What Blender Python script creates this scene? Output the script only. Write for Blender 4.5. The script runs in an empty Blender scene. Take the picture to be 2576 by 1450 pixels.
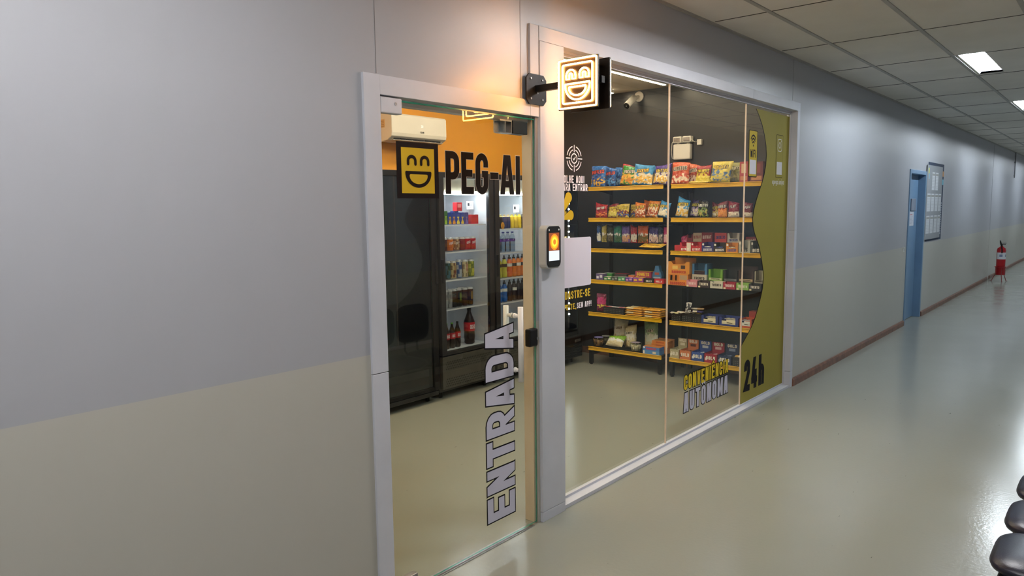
import bpy, math, random
from mathutils import Vector, Matrix, noise
rnd = random.Random(7)
scene = bpy.context.scene
COL = scene.collection
PI = math.pi

# ------------------------------------------------------------------ camera
def make_camera():
    f, W, H = 1814.93, 2576, 1450
    yaw, pit, rol = math.radians(49.4967), math.radians(6.26467), math.radians(0.68256)
    fw = Vector((math.sin(yaw)*math.cos(pit), math.cos(yaw)*math.cos(pit), -math.sin(pit)))
    r = Vector((math.cos(yaw), -math.sin(yaw), 0)); d = fw.cross(r)
    c, s = math.cos(rol), math.sin(rol)
    R = c*r + s*d; D = -s*r + c*d
    cd = bpy.data.cameras.new('camera'); cam = bpy.data.objects.new('camera', cd); COL.objects.link(cam)
    m = Matrix((( R.x, -D.x, -fw.x, 0), (R.y, -D.y, -fw.y, -2.262), (R.z, -D.z, -fw.z, 1.640), (0, 0, 0, 1)))
    cam.matrix_world = m
    cd.sensor_width = 36; cd.sensor_fit = 'HORIZONTAL'; cd.lens = f/W*36; cd.clip_start = 0.02; cd.clip_end = 200
    scene.camera = cam
make_camera()
# ------------------------------------------------------------------ world, exposure
wd = bpy.data.worlds.new('world'); scene.world = wd; wd.use_nodes = True
wd.node_tree.nodes['Background'].inputs[0].default_value = (0.5, 0.55, 0.62, 1)
wd.node_tree.nodes['Background'].inputs[1].default_value = 0.02
scene.view_settings.view_transform = 'Standard'; scene.view_settings.look = 'None'
scene.view_settings.gamma = 1; scene.view_settings.use_curve_mapping = False
scene.view_settings.exposure = 0.0
E_TUBE = 178.0      # corridor fluorescent tubes
E_SHOP = 64.0       # shop LED profiles
E_NEON = 60.0
E_FRIDGE = 48.0

# ------------------------------------------------------------------ colour, materials
def lin(c):
    if isinstance(c, str):
        c = c.lstrip('#'); c = [int(c[i:i+2], 16)/255 for i in (0, 2, 4)]
    return tuple((x/12.92 if x <= .04045 else ((x+.055)/1.055)**2.4) for x in c[:3])
def base(name):
    m = bpy.data.materials.new(name); m.use_nodes = True; nt = m.node_tree
    return m, nt, nt.nodes['Principled BSDF']
def mottled(name, c1, c2=None, scale=6, rough=.5, metal=0, bump=0, bscale=60, detail=4, spec=.5, lo=.35, hi=.65):
    m, nt, b = base(name); N = nt.nodes; L = nt.links
    tc = N.new('ShaderNodeTexCoord'); nz = N.new('ShaderNodeTexNoise')
    nz.inputs['Scale'].default_value = scale; nz.inputs['Detail'].default_value = detail
    L.new(tc.outputs['Object'], nz.inputs['Vector'])
    cr = N.new('ShaderNodeValToRGB'); cr.color_ramp.elements[0].position = lo; cr.color_ramp.elements[1].position = hi
    a = lin(c1); q = lin(c2) if c2 else tuple(x*.92 for x in a)
    cr.color_ramp.elements[0].color = (*a, 1); cr.color_ramp.elements[1].color = (*q, 1)
    L.new(nz.outputs['Fac'], cr.inputs['Fac']); L.new(cr.outputs['Color'], b.inputs['Base Color'])
    b.inputs['Roughness'].default_value = rough; b.inputs['Metallic'].default_value = metal
    b.inputs['Specular IOR Level'].default_value = spec
    if bump:
        n2 = N.new('ShaderNodeTexNoise'); n2.inputs['Scale'].default_value = bscale; n2.inputs['Detail'].default_value = 3
        L.new(tc.outputs['Object'], n2.inputs['Vector'])
        bp = N.new('ShaderNodeBump'); bp.inputs['Strength'].default_value = bump; bp.inputs['Distance'].default_value = .01
        L.new(n2.outputs['Fac'], bp.inputs['Height']); L.new(bp.outputs['Normal'], b.inputs['Normal'])
    return m
def printed(name, rough, metal=0, spec=.5, bump=0, bscale=80):
    """printed surface: the flat ink colours sit in the mesh's colour attribute"""
    m, nt, b = base(name); N = nt.nodes; L = nt.links
    at = N.new('ShaderNodeAttribute'); at.attribute_name = 'Col'
    L.new(at.outputs['Color'], b.inputs['Base Color'])
    tc = N.new('ShaderNodeTexCoord'); nz = N.new('ShaderNodeTexNoise'); nz.inputs['Scale'].default_value = bscale
    L.new(tc.outputs['Object'], nz.inputs['Vector'])
    mr = N.new('ShaderNodeMapRange'); mr.inputs['To Min'].default_value = max(.02, rough-.06); mr.inputs['To Max'].default_value = rough+.06
    L.new(nz.outputs['Fac'], mr.inputs['Value']); L.new(mr.outputs['Result'], b.inputs['Roughness'])
    b.inputs['Metallic'].default_value = metal; b.inputs['Specular IOR Level'].default_value = spec
    if bump:
        bp = N.new('ShaderNodeBump'); bp.inputs['Strength'].default_value = bump; bp.inputs['Distance'].default_value = .004
        L.new(nz.outputs['Fac'], bp.inputs['Height']); L.new(bp.outputs['Normal'], b.inputs['Normal'])
    return m
def glow(name, c, strength):
    m, nt, b = base(name)
    b.inputs['Base Color'].default_value = (*lin(c), 1) if isinstance(c, str) else (*c, 1)
    b.inputs['Emission Color'].default_value = (*lin(c), 1) if isinstance(c, str) else (*c, 1)
    b.inputs['Emission Strength'].default_value = strength
    return m
def glow_attr(name, strength):
    m, nt, b = base(name); at = nt.nodes.new('ShaderNodeAttribute'); at.attribute_name = 'Col'
    b.inputs['Base Color'].default_value = (.02, .02, .02, 1)
    nt.links.new(at.outputs['Color'], b.inputs['Emission Color']); b.inputs['Emission Strength'].default_value = strength
    return m
def sheet_glass(name, tint=(.93, .96, .94), ior=1.5):
    m = bpy.data.materials.new(name); m.use_nodes = True; nt = m.node_tree; N = nt.nodes; L = nt.links
    N.remove(N['Principled BSDF']); out = N['Material Output']
    tr = N.new('ShaderNodeBsdfTransparent'); tr.inputs[0].default_value = (*tint, 1)
    gl = N.new('ShaderNodeBsdfGlossy'); gl.inputs['Roughness'].default_value = .012; gl.inputs[0].default_value = (1, 1, 1, 1)
    fr = N.new('ShaderNodeFresnel'); fr.inputs['IOR'].default_value = ior
    mx = N.new('ShaderNodeMixShader')
    ge = N.new('ShaderNodeNewGeometry'); inv = N.new('ShaderNodeMath'); inv.operation = 'SUBTRACT'; inv.inputs[0].default_value = 1; L.new(ge.outputs['Backfacing'], inv.inputs[1])
    mu = N.new('ShaderNodeMath'); mu.operation = 'MULTIPLY'; L.new(fr.outputs[0], mu.inputs[0]); L.new(inv.outputs[0], mu.inputs[1])
    L.new(mu.outputs[0], mx.inputs[0]); L.new(tr.outputs[0], mx.inputs[1]); L.new(gl.outputs[0], mx.inputs[2]); L.new(mx.outputs[0], out.inputs[0])
    return m

CARD = printed('printed_card', .5); FOIL = printed('printed_foil', .28, spec=.6, bump=.55, bscale=38)
VINYL = printed('printed_vinyl', .6, spec=.08); PLAST = printed('moulded_plastic', .38); CAN = printed('printed_can', .25, metal=.35)
SCREEN = glow_attr('lit_screen', 1.3)
GLASS = sheet_glass('clear_glass'); FGLASS = sheet_glass('fridge_glass', (.9, .92, .93)); CLEAR = sheet_glass('clear_plastic', (.8, .85, .88), 1.35)
GREEN = mottled('glass_edge', '#2f8f76', '#1f6f5c', 8, .15)
ALU = mottled('white_aluminium', '#c6c9d2', '#bdc1ca', 3, .5, .0, bump=.02, bscale=20)
BLACK = mottled('black_powder_coat', '#101013', '#0c0c0e', 20, .45, spec=.25)
GLOSSB = mottled('gloss_black_panel', '#1d1e20', '#18191b', 4, .12)
DARKM = mottled('dark_fridge_metal', '#2b2b2d', '#242426', 9, .32, .2)
WHITEP = mottled('white_plastic', '#e9e6df', '#e2dfd8', 5, .35)
STEEL = mottled('brushed_steel', '#b4b5b8', '#9c9da0', 30, .3, .9)
LINER = mottled('fridge_liner', '#d6d9de', '#cfd2d8', 3, .3)
WOOD = mottled('brown_wood_skirting', '#7c523b', '#5d3b2a', 14, .42, bump=.1, bscale=30)
BLUE = mottled('blue_paint', '#6c8caa', '#6685a3', 3, .38)
NAVY = mottled('navy_leatherette', '#0f1128', '#0c0e22', 12, .36, bump=.08, bscale=260)
YRAIL = mottled('yellow_price_rail', '#e3b322', '#d7a71c', 10, .3)
RED = mottled('red_enamel', '#b01420', '#9a101b', 6, .25)
SILIC = mottled('silicone_joint', '#e2cdb8', '#d9c2ab', 20, .5)
ORANGE = mottled('orange_wall_paint', '#f0a826', '#eba322', 2, .5, bump=.03, bscale=40)
CHAR = mottled('charcoal_wall_paint', '#35383f', '#2f3238', 1.6, .34, bump=.05, bscale=8, spec=.5)
SHOPW = mottled('shop_white_paint', '#d8cdb9', '#d2c7b3', 2, .6)
CEILM = mottled('ceiling_tile', '#d8d5cc', '#d0cdc4', 2.2, .8, bump=.08, bscale=200)
GRIDM = mottled('ceiling_grid_metal', '#a3a29c', '#979690', 6, .5)
REFL = mottled('lamp_reflector', '#e8ebf0', '#dfe3ea', 6, .22, .6)
TUBEW = glow('warm_fluorescent_tube', (1.0, .975, .96), E_TUBE)
TUBE = glow('fluorescent_tube', (.84, .93, 1.0), E_TUBE*.82)
LED = glow('warm_led_profile', (1.0, .80, .57), E_SHOP)
FLED = glow('fridge_led', (.93, .96, 1.0), E_FRIDGE)
NEON = glow('neon_tube', (1.0, .44, .11), E_NEON)
SIGNB = mottled('sign_acrylic', '#170d04', '#120a03', 10, .4)

def wall_paint():
    m, nt, b = base('two_tone_wall_paint'); N = nt.nodes; L = nt.links
    g = N.new('ShaderNodeNewGeometry'); sp = N.new('ShaderNodeSeparateXYZ'); L.new(g.outputs['Position'], sp.inputs[0])
    gt = N.new('ShaderNodeMath'); gt.operation = 'GREATER_THAN'; gt.inputs[1].default_value = 1.07
    L.new(sp.outputs['Z'], gt.inputs[0])
    nz = N.new('ShaderNodeTexNoise'); nz.inputs['Scale'].default_value = .9; nz.inputs['Detail'].default_value = 5
    L.new(g.outputs['Position'], nz.inputs['Vector'])
    def duo(a, c):
        mx = N.new('ShaderNodeMix'); mx.data_type = 'RGBA'; L.new(nz.outputs['Fac'], mx.inputs[0])
        mx.inputs[6].default_value = (*lin(a), 1); mx.inputs[7].default_value = (*lin(c), 1); return mx
    lo = duo('#b5b4ac', '#afaea6'); up = duo('#a6a8ae', '#a1a3a9')
    mx = N.new('ShaderNodeMix'); mx.data_type = 'RGBA'; L.new(gt.outputs[0], mx.inputs[0])
    L.new(lo.outputs[2], mx.inputs[6]); L.new(up.outputs[2], mx.inputs[7]); L.new(mx.outputs[2], b.inputs['Base Color'])
    b.inputs['Roughness'].default_value = .36; b.inputs['Specular IOR Level'].default_value = .45
    n2 = N.new('ShaderNodeTexNoise'); n2.inputs['Scale'].default_value = 1.8; L.new(g.outputs['Position'], n2.inputs['Vector'])
    bp = N.new('ShaderNodeBump'); bp.inputs['Strength'].default_value = .12; bp.inputs['Distance'].default_value = .02
    L.new(n2.outputs['Fac'], bp.inputs['Height']); L.new(bp.outputs['Normal'], b.inputs['Normal'])
    return m
WALL = wall_paint()
def floor_mat():
    m, nt, b = base('polished_resin_floor'); N = nt.nodes; L = nt.links
    g = N.new('ShaderNodeNewGeometry')
    nz = N.new('ShaderNodeTexNoise'); nz.inputs['Scale'].default_value = .7; nz.inputs['Detail'].default_value = 6; L.new(g.outputs['Position'], nz.inputs['Vector'])
    mx = N.new('ShaderNodeMix'); mx.data_type = 'RGBA'; L.new(nz.outputs['Fac'], mx.inputs[0])
    mx.inputs[6].default_value = (*lin('#95978d'), 1); mx.inputs[7].default_value = (*lin('#8c8e84'), 1)
    # scuffs: rare short dark marks
    mp = N.new('ShaderNodeMapping'); mp.inputs['Scale'].default_value = (1.2, 5, 1); mp.inputs['Rotation'].default_value = (0, 0, .5); L.new(g.outputs['Position'], mp.inputs[0])
    n3 = N.new('ShaderNodeTexNoise'); n3.inputs['Scale'].default_value = 9; n3.inputs['Detail'].default_value = 2; L.new(mp.outputs[0], n3.inputs['Vector'])
    cr = N.new('ShaderNodeValToRGB'); cr.color_ramp.elements[0].position = .755; cr.color_ramp.elements[0].color = (0, 0, 0, 1)
    cr.color_ramp.elements[1].position = .78; cr.color_ramp.elements[1].color = (1, 1, 1, 1); L.new(n3.outputs['Fac'], cr.inputs[0])
    m2 = N.new('ShaderNodeMix'); m2.data_type = 'RGBA'; L.new(cr.outputs[0], m2.inputs[0]); L.new(mx.outputs[2], m2.inputs[6])
    m2.inputs[7].default_value = (*lin('#5b5a50'), 1); L.new(m2.outputs[2], b.inputs['Base Color'])
    b.inputs['Specular IOR Level'].default_value = .4
    n4 = N.new('ShaderNodeTexNoise'); n4.inputs['Scale'].default_value = 2.2; n4.inputs['Detail'].default_value = 5; L.new(g.outputs['Position'], n4.inputs['Vector'])
    mr = N.new('ShaderNodeMapRange'); mr.inputs['To Min'].default_value = .13; mr.inputs['To Max'].default_value = .25
    L.new(n4.outputs['Fac'], mr.inputs['Value']); L.new(mr.outputs[0], b.inputs['Roughness'])
    n2 = N.new('ShaderNodeTexNoise'); n2.inputs['Scale'].default_value = 55; n2.inputs['Detail'].default_value = 2; L.new(g.outputs['Position'], n2.inputs['Vector'])
    bp = N.new('ShaderNodeBump'); bp.inputs['Strength'].default_value = .14; bp.inputs['Distance'].default_value = .004
    L.new(n2.outputs['Fac'], bp.inputs['Height']); L.new(bp.outputs['Normal'], b.inputs['Normal'])
    return m
FLOOR = floor_mat()

# ------------------------------------------------------------------ mesh builder
WHITE = (.8, .8, .8)
class MB:
    def __init__(s): s.v = []; s.f = []; s.c = []; s.sm = []; s.mi = []; s.col = WHITE; s.m = 0; s.T = None
    def vert(s, p):
        p = Vector(p)
        if s.T is not None: p = s.T @ p
        s.v.append(p); return len(s.v)-1
    def face(s, idx, col=None, smooth=False):
        s.f.append(idx); s.c.append(lin(col) if isinstance(col, str) else (col or s.col)); s.sm.append(smooth); s.mi.append(s.m)
    def poly(s, pts, col=None, smooth=False): s.face([s.vert(p) for p in pts], col, smooth)
    def box(s, x0, x1, y0, y1, z0, z1, col=None):
        i = [s.vert(p) for p in ((x0,y0,z0),(x1,y0,z0),(x1,y1,z0),(x0,y1,z0),(x0,y0,z1),(x1,y0,z1),(x1,y1,z1),(x0,y1,z1))]
        for q in ((0,3,2,1),(4,5,6,7),(0,1,5,4),(1,2,6,5),(2,3,7,6),(3,0,4,7)): s.face([i[k] for k in q], col)
        return s
    def prism(s, poly2, fn0, fn1, col=None, side=None):
        """closed outline poly2 of (u, v), swept between the two mappings"""
        a = [s.vert(fn0(u, v)) for u, v in poly2]; b = [s.vert(fn1(u, v)) for u, v in poly2]; n = len(a)
        s.face(a, col); s.face(b[::-1], col)
        for k in range(n): s.face([a[k], b[k], b[(k+1) % n], a[(k+1) % n]], side or col)
        return s
    def rings(s, rings, col=None, cap0=True, cap1=True, smooth=True, colfn=None):
        R = [[s.vert(p) for p in r] for r in rings]; n = len(R[0])
        for a in range(len(R)-1):
            for k in range(n):
                s.face([R[a][k], R[a][(k+1) % n], R[a+1][(k+1) % n], R[a+1][k]], colfn(a, k) if colfn else col, smooth)
        if cap0: s.face(R[0][::-1], col if not colfn else colfn(0, 0))
        if cap1: s.face(R[-1], col if not colfn else colfn(len(R)-2, 0))
        return s
    def lathe(s, prof, cx=0, cy=0, z=0, n=18, col=None, colfn=None):
        return s.rings([[(cx+r*math.cos(2*PI*k/n), cy+r*math.sin(2*PI*k/n), z+h) for k in range(n)] for r, h in prof], col, colfn=colfn)
    def tube(s, pts, r, n=8, closed=False, col=None):
        pts = [Vector(p) for p in pts]; N = len(pts); out = []
        up = Vector((0, 0, 1)); prev = None
        for i in range(N):
            if closed: t = (pts[(i+1) % N]-pts[i-1]).normalized()
            else: t = (pts[min(i+1, N-1)]-pts[max(i-1, 0)]).normalized()
            if prev is None:
                a = t.cross(up)
                if a.length < .01: a = t.cross(Vector((1, 0, 0)))
                a.normalize()
            else: a = (prev - t*prev.dot(t)).normalized()
            prev = a; b = t.cross(a)
            out.append([tuple(pts[i]+r*(math.cos(2*PI*k/n)*a+math.sin(2*PI*k/n)*b)) for k in range(n)])
        if closed: out.append(out[0]); return s.rings(out, col, False, False)
        return s.rings(out, col)
    def pad(s, cx, cy, cz, sx, sy, sz, q=4, p=2.6, nl=10, n=36, ax='z', col=None, k0=-1):
        """cushion: superellipse plan (exponent q) with edges rolled by exponent p"""
        R = []
        for j in range(nl+1):
            t = k0+(1-k0)*j/nl; t = math.sin(t*PI/2) if k0 == -1 else t
            t = max(-.999, min(.999, t)); sc = (1-abs(t)**p)**(1/p); ring = []
            for k in range(n):
                a = 2*PI*k/n; c, d = math.cos(a), math.sin(a)
                u = math.copysign(abs(c)**(2/q), c)*sx*sc; w = math.copysign(abs(d)**(2/q), d)*sy*sc
                P = {'z': (u, w, t*sz), 'y': (u, t*sz, w), 'x': (t*sz, u, w)}[ax]
                ring.append((cx+P[0], cy+P[1], cz+P[2]))
            R.append(ring)
        return s.rings(R, col)
    def build(s, name, mats, parent=None, loc=None, rotz=0, bevel=0, tilt=(0, 0)):
        me = bpy.data.meshes.new(name); me.from_pydata([tuple(p) for p in s.v], [], s.f)
        if not isinstance(mats, (list, tuple)): mats = [mats]
        for m in mats: me.materials.append(m)
        me.polygons.foreach_set('use_smooth', s.sm); me.polygons.foreach_set('material_index', s.mi)
        at = me.color_attributes.new('Col', 'FLOAT_COLOR', 'CORNER'); buf = []
        for f, c in zip(s.f, s.c):
            if isinstance(c, list):
                for q in c: buf += [q[0], q[1], q[2], 1.0]
            else: buf += [c[0], c[1], c[2], 1.0]*len(f)
        at.data.foreach_set('color', buf); me.update()
        o = bpy.data.objects.new(name, me); COL.objects.link(o)
        if parent: o.parent = parent
        if loc: o.location = loc
        o.rotation_euler = (tilt[0], tilt[1], rotz)
        if bevel:
            bv = o.modifiers.new('bevel', 'BEVEL'); bv.width = bevel; bv.segments = 2; bv.limit_method = 'ANGLE'; bv.angle_limit = math.radians(40)
        return o
def empty(name, loc=(0, 0, 0), rotz=0):
    o = bpy.data.objects.new(name, None); COL.objects.link(o); o.location = loc; o.rotation_euler = (0, 0, rotz); o.empty_display_size = .05
    return o
def tag(o, label=None, cat=None, group=None, kind=None):
    if label: o['label'] = label
    if cat: o['category'] = cat
    if group: o['group'] = group
    if kind: o['kind'] = kind
    return o
def copy_tree(o, loc=None):
    c = o.copy(); COL.objects.link(c)
    if loc: c.location = loc
    for ch in [k for k in bpy.data.objects if k.parent is o]:
        d = ch.copy(); COL.objects.link(d); d.parent = c
        for g in [k for k in bpy.data.objects if k.parent is ch]:
            e = g.copy(); COL.objects.link(e); e.parent = d
    return c
def struct(o, label=None): return tag(o, label, None, None, 'structure')

# ------------------------------------------------------------------ lettering (condensed stroke alphabet)
def arc(cx, cy, rx, ry, a0, a1, n=6):
    return [(cx+rx*math.cos(math.radians(a0+(a1-a0)*k/n)), cy+ry*math.sin(math.radians(a0+(a1-a0)*k/n))) for k in range(n+1)]
def glyph(ch, w, s):
    h = s/2; L, R, B, T = h, w-h, h, 1-h; c = w/2; r = min((R-L)/2, .24); ry = min(r*1.15, .3); m = .5
    if ch == 'A':
        q = h*.75; return [([(h*.8, -.1), (c-q*.55, 1.1)], 0), ([(w-h*.8, -.1), (c+q*.55, 1.1)], 0), ([(w*.2, .26), (w*.8, .26)], 0)]
    if ch == 'B':
        e = ry*.9; return [([(L, 0), (L, 1)], 0), ([(L, T), (R-r, T)]+arc(R-r, T-e, r, e, 90, 0, 4)+arc(R-r, m+e, r, e, 0, -90, 4)+[(L, m)], 0),
                ([(L, m), (R-r, m)]+arc(R-r, m-e, r, e, 90, 0, 4)+arc(R-r, B+e, r, e, 0, -90, 4)+[(L, B)], 0)]
    if ch in 'CG':
        p = [(R, .66)]+arc(R-r, T-ry, r, ry, 0, 90)+arc(L+r, T-ry, r, ry, 90, 180)+arc(L+r, B+ry, r, ry, 180, 270)+arc(R-r, B+ry, r, ry, 270, 360)
        return [(p+([(R, .34)] if ch == 'C' else [(R, .49), (c, .49)]), 0)]
    if ch == 'D': return [([(L, B), (L, T), (R-r, T)]+arc(R-r, T-ry, r, ry, 90, 0)+arc(R-r, B+ry, r, ry, 0, -90), 1)]
    if ch == 'E': return [([(L, 0), (L, 1)], 0), ([(L, T), (w, T)], 0), ([(L, m), (w*.9, m)], 0), ([(L, B), (w, B)], 0)]
    if ch == 'F': return [([(L, 0), (L, 1)], 0), ([(L, T), (w, T)], 0), ([(L, m), (w*.9, m)], 0)]
    if ch == 'H': return [([(L, 0), (L, 1)], 0), ([(R, 0), (R, 1)], 0), ([(L, m), (R, m)], 0)]
    if ch == 'I': return [([(c, 0), (c, 1)], 0)]
    if ch == 'J': return [([(R, 1), (R, B+ry)]+arc(R-r, B+ry, r, ry, 0, -90)+arc(L+r, B+ry, r, ry, 270, 180)+[(L, .34)], 0)]
    if ch == 'K': return [([(L, 0), (L, 1)], 0), ([(L, .38), (R+.04, 1.08)], 0), ([(c*.9, .55), (R+.04, -.08)], 0)]
    if ch == 'L': return [([(L, 1), (L, B), (w, B)], 0)]
    if ch == 'M': return [([(L, 0), (L, 1)], 0), ([(R, 0), (R, 1)], 0), ([(L, 1.05), (c, .2), (R, 1.05)], 0)]
    if ch == 'N': return [([(L, 0), (L, 1)], 0), ([(R, 0), (R, 1)], 0), ([(L-h*.2, 1.06), (R+h*.2, -.06)], 0)]
    if ch in 'O0Q': return [(arc(R-r, T-ry, r, ry, 0, 90)+arc(L+r, T-ry, r, ry, 90, 180)+arc(L+r, B+ry, r, ry, 180, 270)+arc(R-r, B+ry, r, ry, 270, 360), 1)]+([([(c, .25), (R+.05, -.02)], 0)] if ch == 'Q' else [])
    if ch in 'PR':
        e = ry*.85; o = [([(L, 0), (L, 1)], 0), ([(L, T), (R-r, T)]+arc(R-r, T-e, r, e, 90, 0, 4)+arc(R-r, .42+e, r, e, 0, -90, 4)+[(L, .42)], 0)]
        if ch == 'R': o.append(([(c*.95, .46), (R+.03, -.08)], 0))
        return o
    if ch == 'S': return [([(R, .68)]+arc(R-r, T-ry, r, ry, 0, 90)+arc(L+r, T-ry, r, ry, 90, 180)+[(L, .66), (R, .36)]+arc(R-r, B+ry, r, ry, 0, -90)+arc(L+r, B+ry, r, ry, 270, 180)+[(L, .32)], 0)]
    if ch == 'T': return [([(0, T), (w, T)], 0), ([(c, 0), (c, 1)], 0)]
    if ch == 'U': return [([(L, 1), (L, B+ry)]+arc(L+r, B+ry, r, ry, 180, 270)+arc(R-r, B+ry, r, ry, 270, 360)+[(R, 1)], 0)]
    if ch == 'V': return [([(h*.8, 1.08), (c-h*.3, -.08)], 0), ([(w-h*.8, 1.08), (c+h*.3, -.08)], 0)]
    if ch == 'W': return [([(L*.9, 1.05), (w*.28, -.05)], 0), ([(w*.28, -.05), (c, .8)], 0), ([(c, .8), (w*.72, -.05)], 0), ([(w*.72, -.05), (w-L*.9, 1.05)], 0)]
    if ch == 'X': return [([(L*.6, -.05), (w-L*.6, 1.05)], 0), ([(L*.6, 1.05), (w-L*.6, -.05)], 0)]
    if ch == 'Y': return [([(c, 0), (c, .45)], 0), ([(L*.8, 1.06), (c, .42)], 0), ([(w-L*.8, 1.06), (c, .42)], 0)]
    if ch == 'Z': return [([(0, T), (w, T)], 0), ([(0, B), (w, B)], 0), ([(R, T), (L, B)], 0)]
    if ch == '1': return [([(c, 0), (c, 1)], 0), ([(c, T), (0, T-.1)], 0)]
    if ch == '2': return [([(L, .66)]+arc(L+r, T-ry, r, ry, 180, 90)+arc(R-r, T-ry, r, ry, 90, 0)+[(R, .62), (L, B+.02), (w, B)], 0)]
    if ch == '4': return [([(R-h*.4, 0), (R-h*.4, .6)], 0), ([(w, .27), (0, .27)], 0), ([(h*.9, .3), (c+.02, 1.08)], 0)]
    if ch == '-': return [([(0, .46), (w, .46)], 0)]
    if ch == '!': return [([(c, .3), (c, 1)], 0), ([(c, 0), (c, s*.95)], 0)]
    if ch == '.': return [([(c, 0), (c, s*.95)], 0)]
    if ch == ',': return [([(c, -.12), (c, s*.95)], 0)]
    if ch == "'": return [([(c, .72), (c, 1)], 0)]
    if ch == '^': return [([(L, 1.08), (c, 1.24), (R, 1.08)], 0)]
    x = .68
    if ch == 'h': return [([(L, 0), (L, 1)], 0), ([(L, x-h)]+arc(R-r, x-h-ry, r, ry, 90, 0)+[(R, 0)], 0)]
    if ch in 'aegpu@n':
        o = arc(R-r, x-h-ry, r, ry, 0, 90)+arc(L+r, x-h-ry, r, ry, 90, 180)+arc(L+r, B+ry, r, ry, 180, 270)+arc(R-r, B+ry, r, ry, 270, 360)
        if ch == 'a': return [(o, 1), ([(R, 0), (R, x)], 0)]
        if ch == 'e': return [([(L, .34), (R, .34)]+o[:-3], 0)]
        if ch == 'g': return [(o, 1), ([(R, x), (R, -.2), (L, -.2)], 0)]
        if ch == 'p': return [(o, 1), ([(L, x), (L, -.3)], 0)]
        if ch == 'u': return [([(L, x), (L, B+ry)]+arc(L+r, B+ry, r, ry, 180, 270)+[(R, B)], 0), ([(R, 0), (R, x)], 0)]
        if ch == 'n': return [([(L, 0), (L, x-h), (R-r, x-h)]+arc(R-r, x-h-ry, r, ry, 90, 0)+[(R, 0)], 0)]
        if ch == '@': return [(o, 1), ([(c, .25), (c, .45)], 0)]
    if ch == 'i': return [([(c, 0), (c, x)], 0), ([(c, .8), (c, .95)], 0)]
    return []
GW = {'I': 'S', '!': 'S', '.': 'S', ',': 'S', "'": 'S', 'i': 'S', ' ': .6, 'M': 1.3, 'W': 1.35, '-': .62, '1': .7, 'J': .85}
def ribbon(pts, closed, s, o):
    P = [Vector(p).to_2d() if len(p) == 3 else Vector(p) for p in pts]
    Q = [P[0]]
    for p in P[1:]:
        if (p-Q[-1]).length > 1e-4: Q.append(p)
    P = Q
    if closed and (P[0]-P[-1]).length < 1e-4: P.pop()
    if not closed and o:
        P[0] = P[0]-(P[1]-P[0]).normalized()*o; P[-1] = P[-1]+(P[-1]-P[-2]).normalized()*o
    n = len(P); hw = s/2+o; A = []; Bp = []
    for i in range(n):
        a = P[i-1] if (closed or i > 0) else None; b = P[(i+1) % n] if (closed or i < n-1) else None
        ts = []
        if a is not None: ts.append((P[i]-a).normalized())
        if b is not None: ts.append((b-P[i]).normalized())
        ns = [Vector((-t.y, t.x)) for t in ts]
        if len(ns) == 2:
            mm = ns[0]+ns[1]
            if mm.length < .2: mm = ns[0]*1.0
            mm.normalize(); k = min(1/max(.35, mm.dot(ns[0])), 2.4)
        else: mm, k = ns[0], 1
        A.append(P[i]+mm*hw*k); Bp.append(P[i]-mm*hw*k)
    out = []
    for i in range(n if closed else n-1):
        j = (i+1) % n; out.append([A[i], A[j], Bp[j], Bp[i]])
    return out
def clip(poly, lo, hi):
    for sgn, lim in ((1, lo), (-1, -hi)):
        out = []
        for i in range(len(poly)):
            a, b = poly[i-1], poly[i]; da, db = sgn*a.y-lim, sgn*b.y-lim
            if (da >= 0) != (db >= 0): out.append(a+(b-a)*(da/(da-db)))
            if db >= 0: out.append(b)
        poly = out
        if len(poly) < 3: return None
    return poly
def text(mb, st, fn, hgt, gw=.46, s=.17, gap=.1, col='#ffffff', o=0, align='c', width=None):
    """lettering as flat polygons; fn maps (u, v) to space; width squeezes the line to that length"""
    xs = []; x = 0
    for ch in st:
        k = GW.get(ch, 1); w = s*1.02 if k == 'S' else gw*k; xs.append((x, w)); x += w+gap
    tot = (x-gap); sx = (width/hgt/tot) if width else 1
    off = -tot*sx/2 if align == 'c' else 0
    nn = (Vector(fn(hgt*.1, 0))-Vector(fn(0, 0))).cross(Vector(fn(0, hgt*.1))-Vector(fn(0, 0))).normalized()*4e-5
    for ch, (x0, w) in zip(st, xs):
        acc = ch in 'ÊÔ'; c2 = {'Ê': 'E', 'Ô': 'O'}.get(ch, ch)
        for part, lim in [(c2, (-.32, 1)) if c2 in 'gp' else (c2, (0, 1) if c2 != ',' else (-.2, 1))]+([('^', (0, 1.5))] if acc else []):
            for gi, (pts, cl) in enumerate(glyph(part, w, s if part != '^' else s*.7)):
                for q in ribbon(pts, cl, s if part != '^' else s*.7, o):
                    q = clip(q, lim[0]-o, lim[1]+o)
                    if q: mb.poly([Vector(fn((off+(p.x+x0)*sx)*hgt, p.y*hgt))+nn*gi for p in q], col)
def onfront(x, y, z): return lambda u, v: (x+u, y, z+v)
def rrect(x0, x1, z0, z1, r, n=4):
    return arc(x1-r, z1-r, r, r, 0, 90, n)+arc(x0+r, z1-r, r, r, 90, 180, n)+arc(x0+r, z0+r, r, r, 180, 270, n)+arc(x1-r, z0+r, r, r, 270, 360, n)
def flat(mb, poly2, y, col): mb.poly([(u, y, v) for u, v in poly2], col)
def stroke(mb, pts, closed, w, fn, col):
    for q in ribbon(pts, closed, w, 0): mb.poly([fn(p.x, p.y) for p in q], col)

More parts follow.
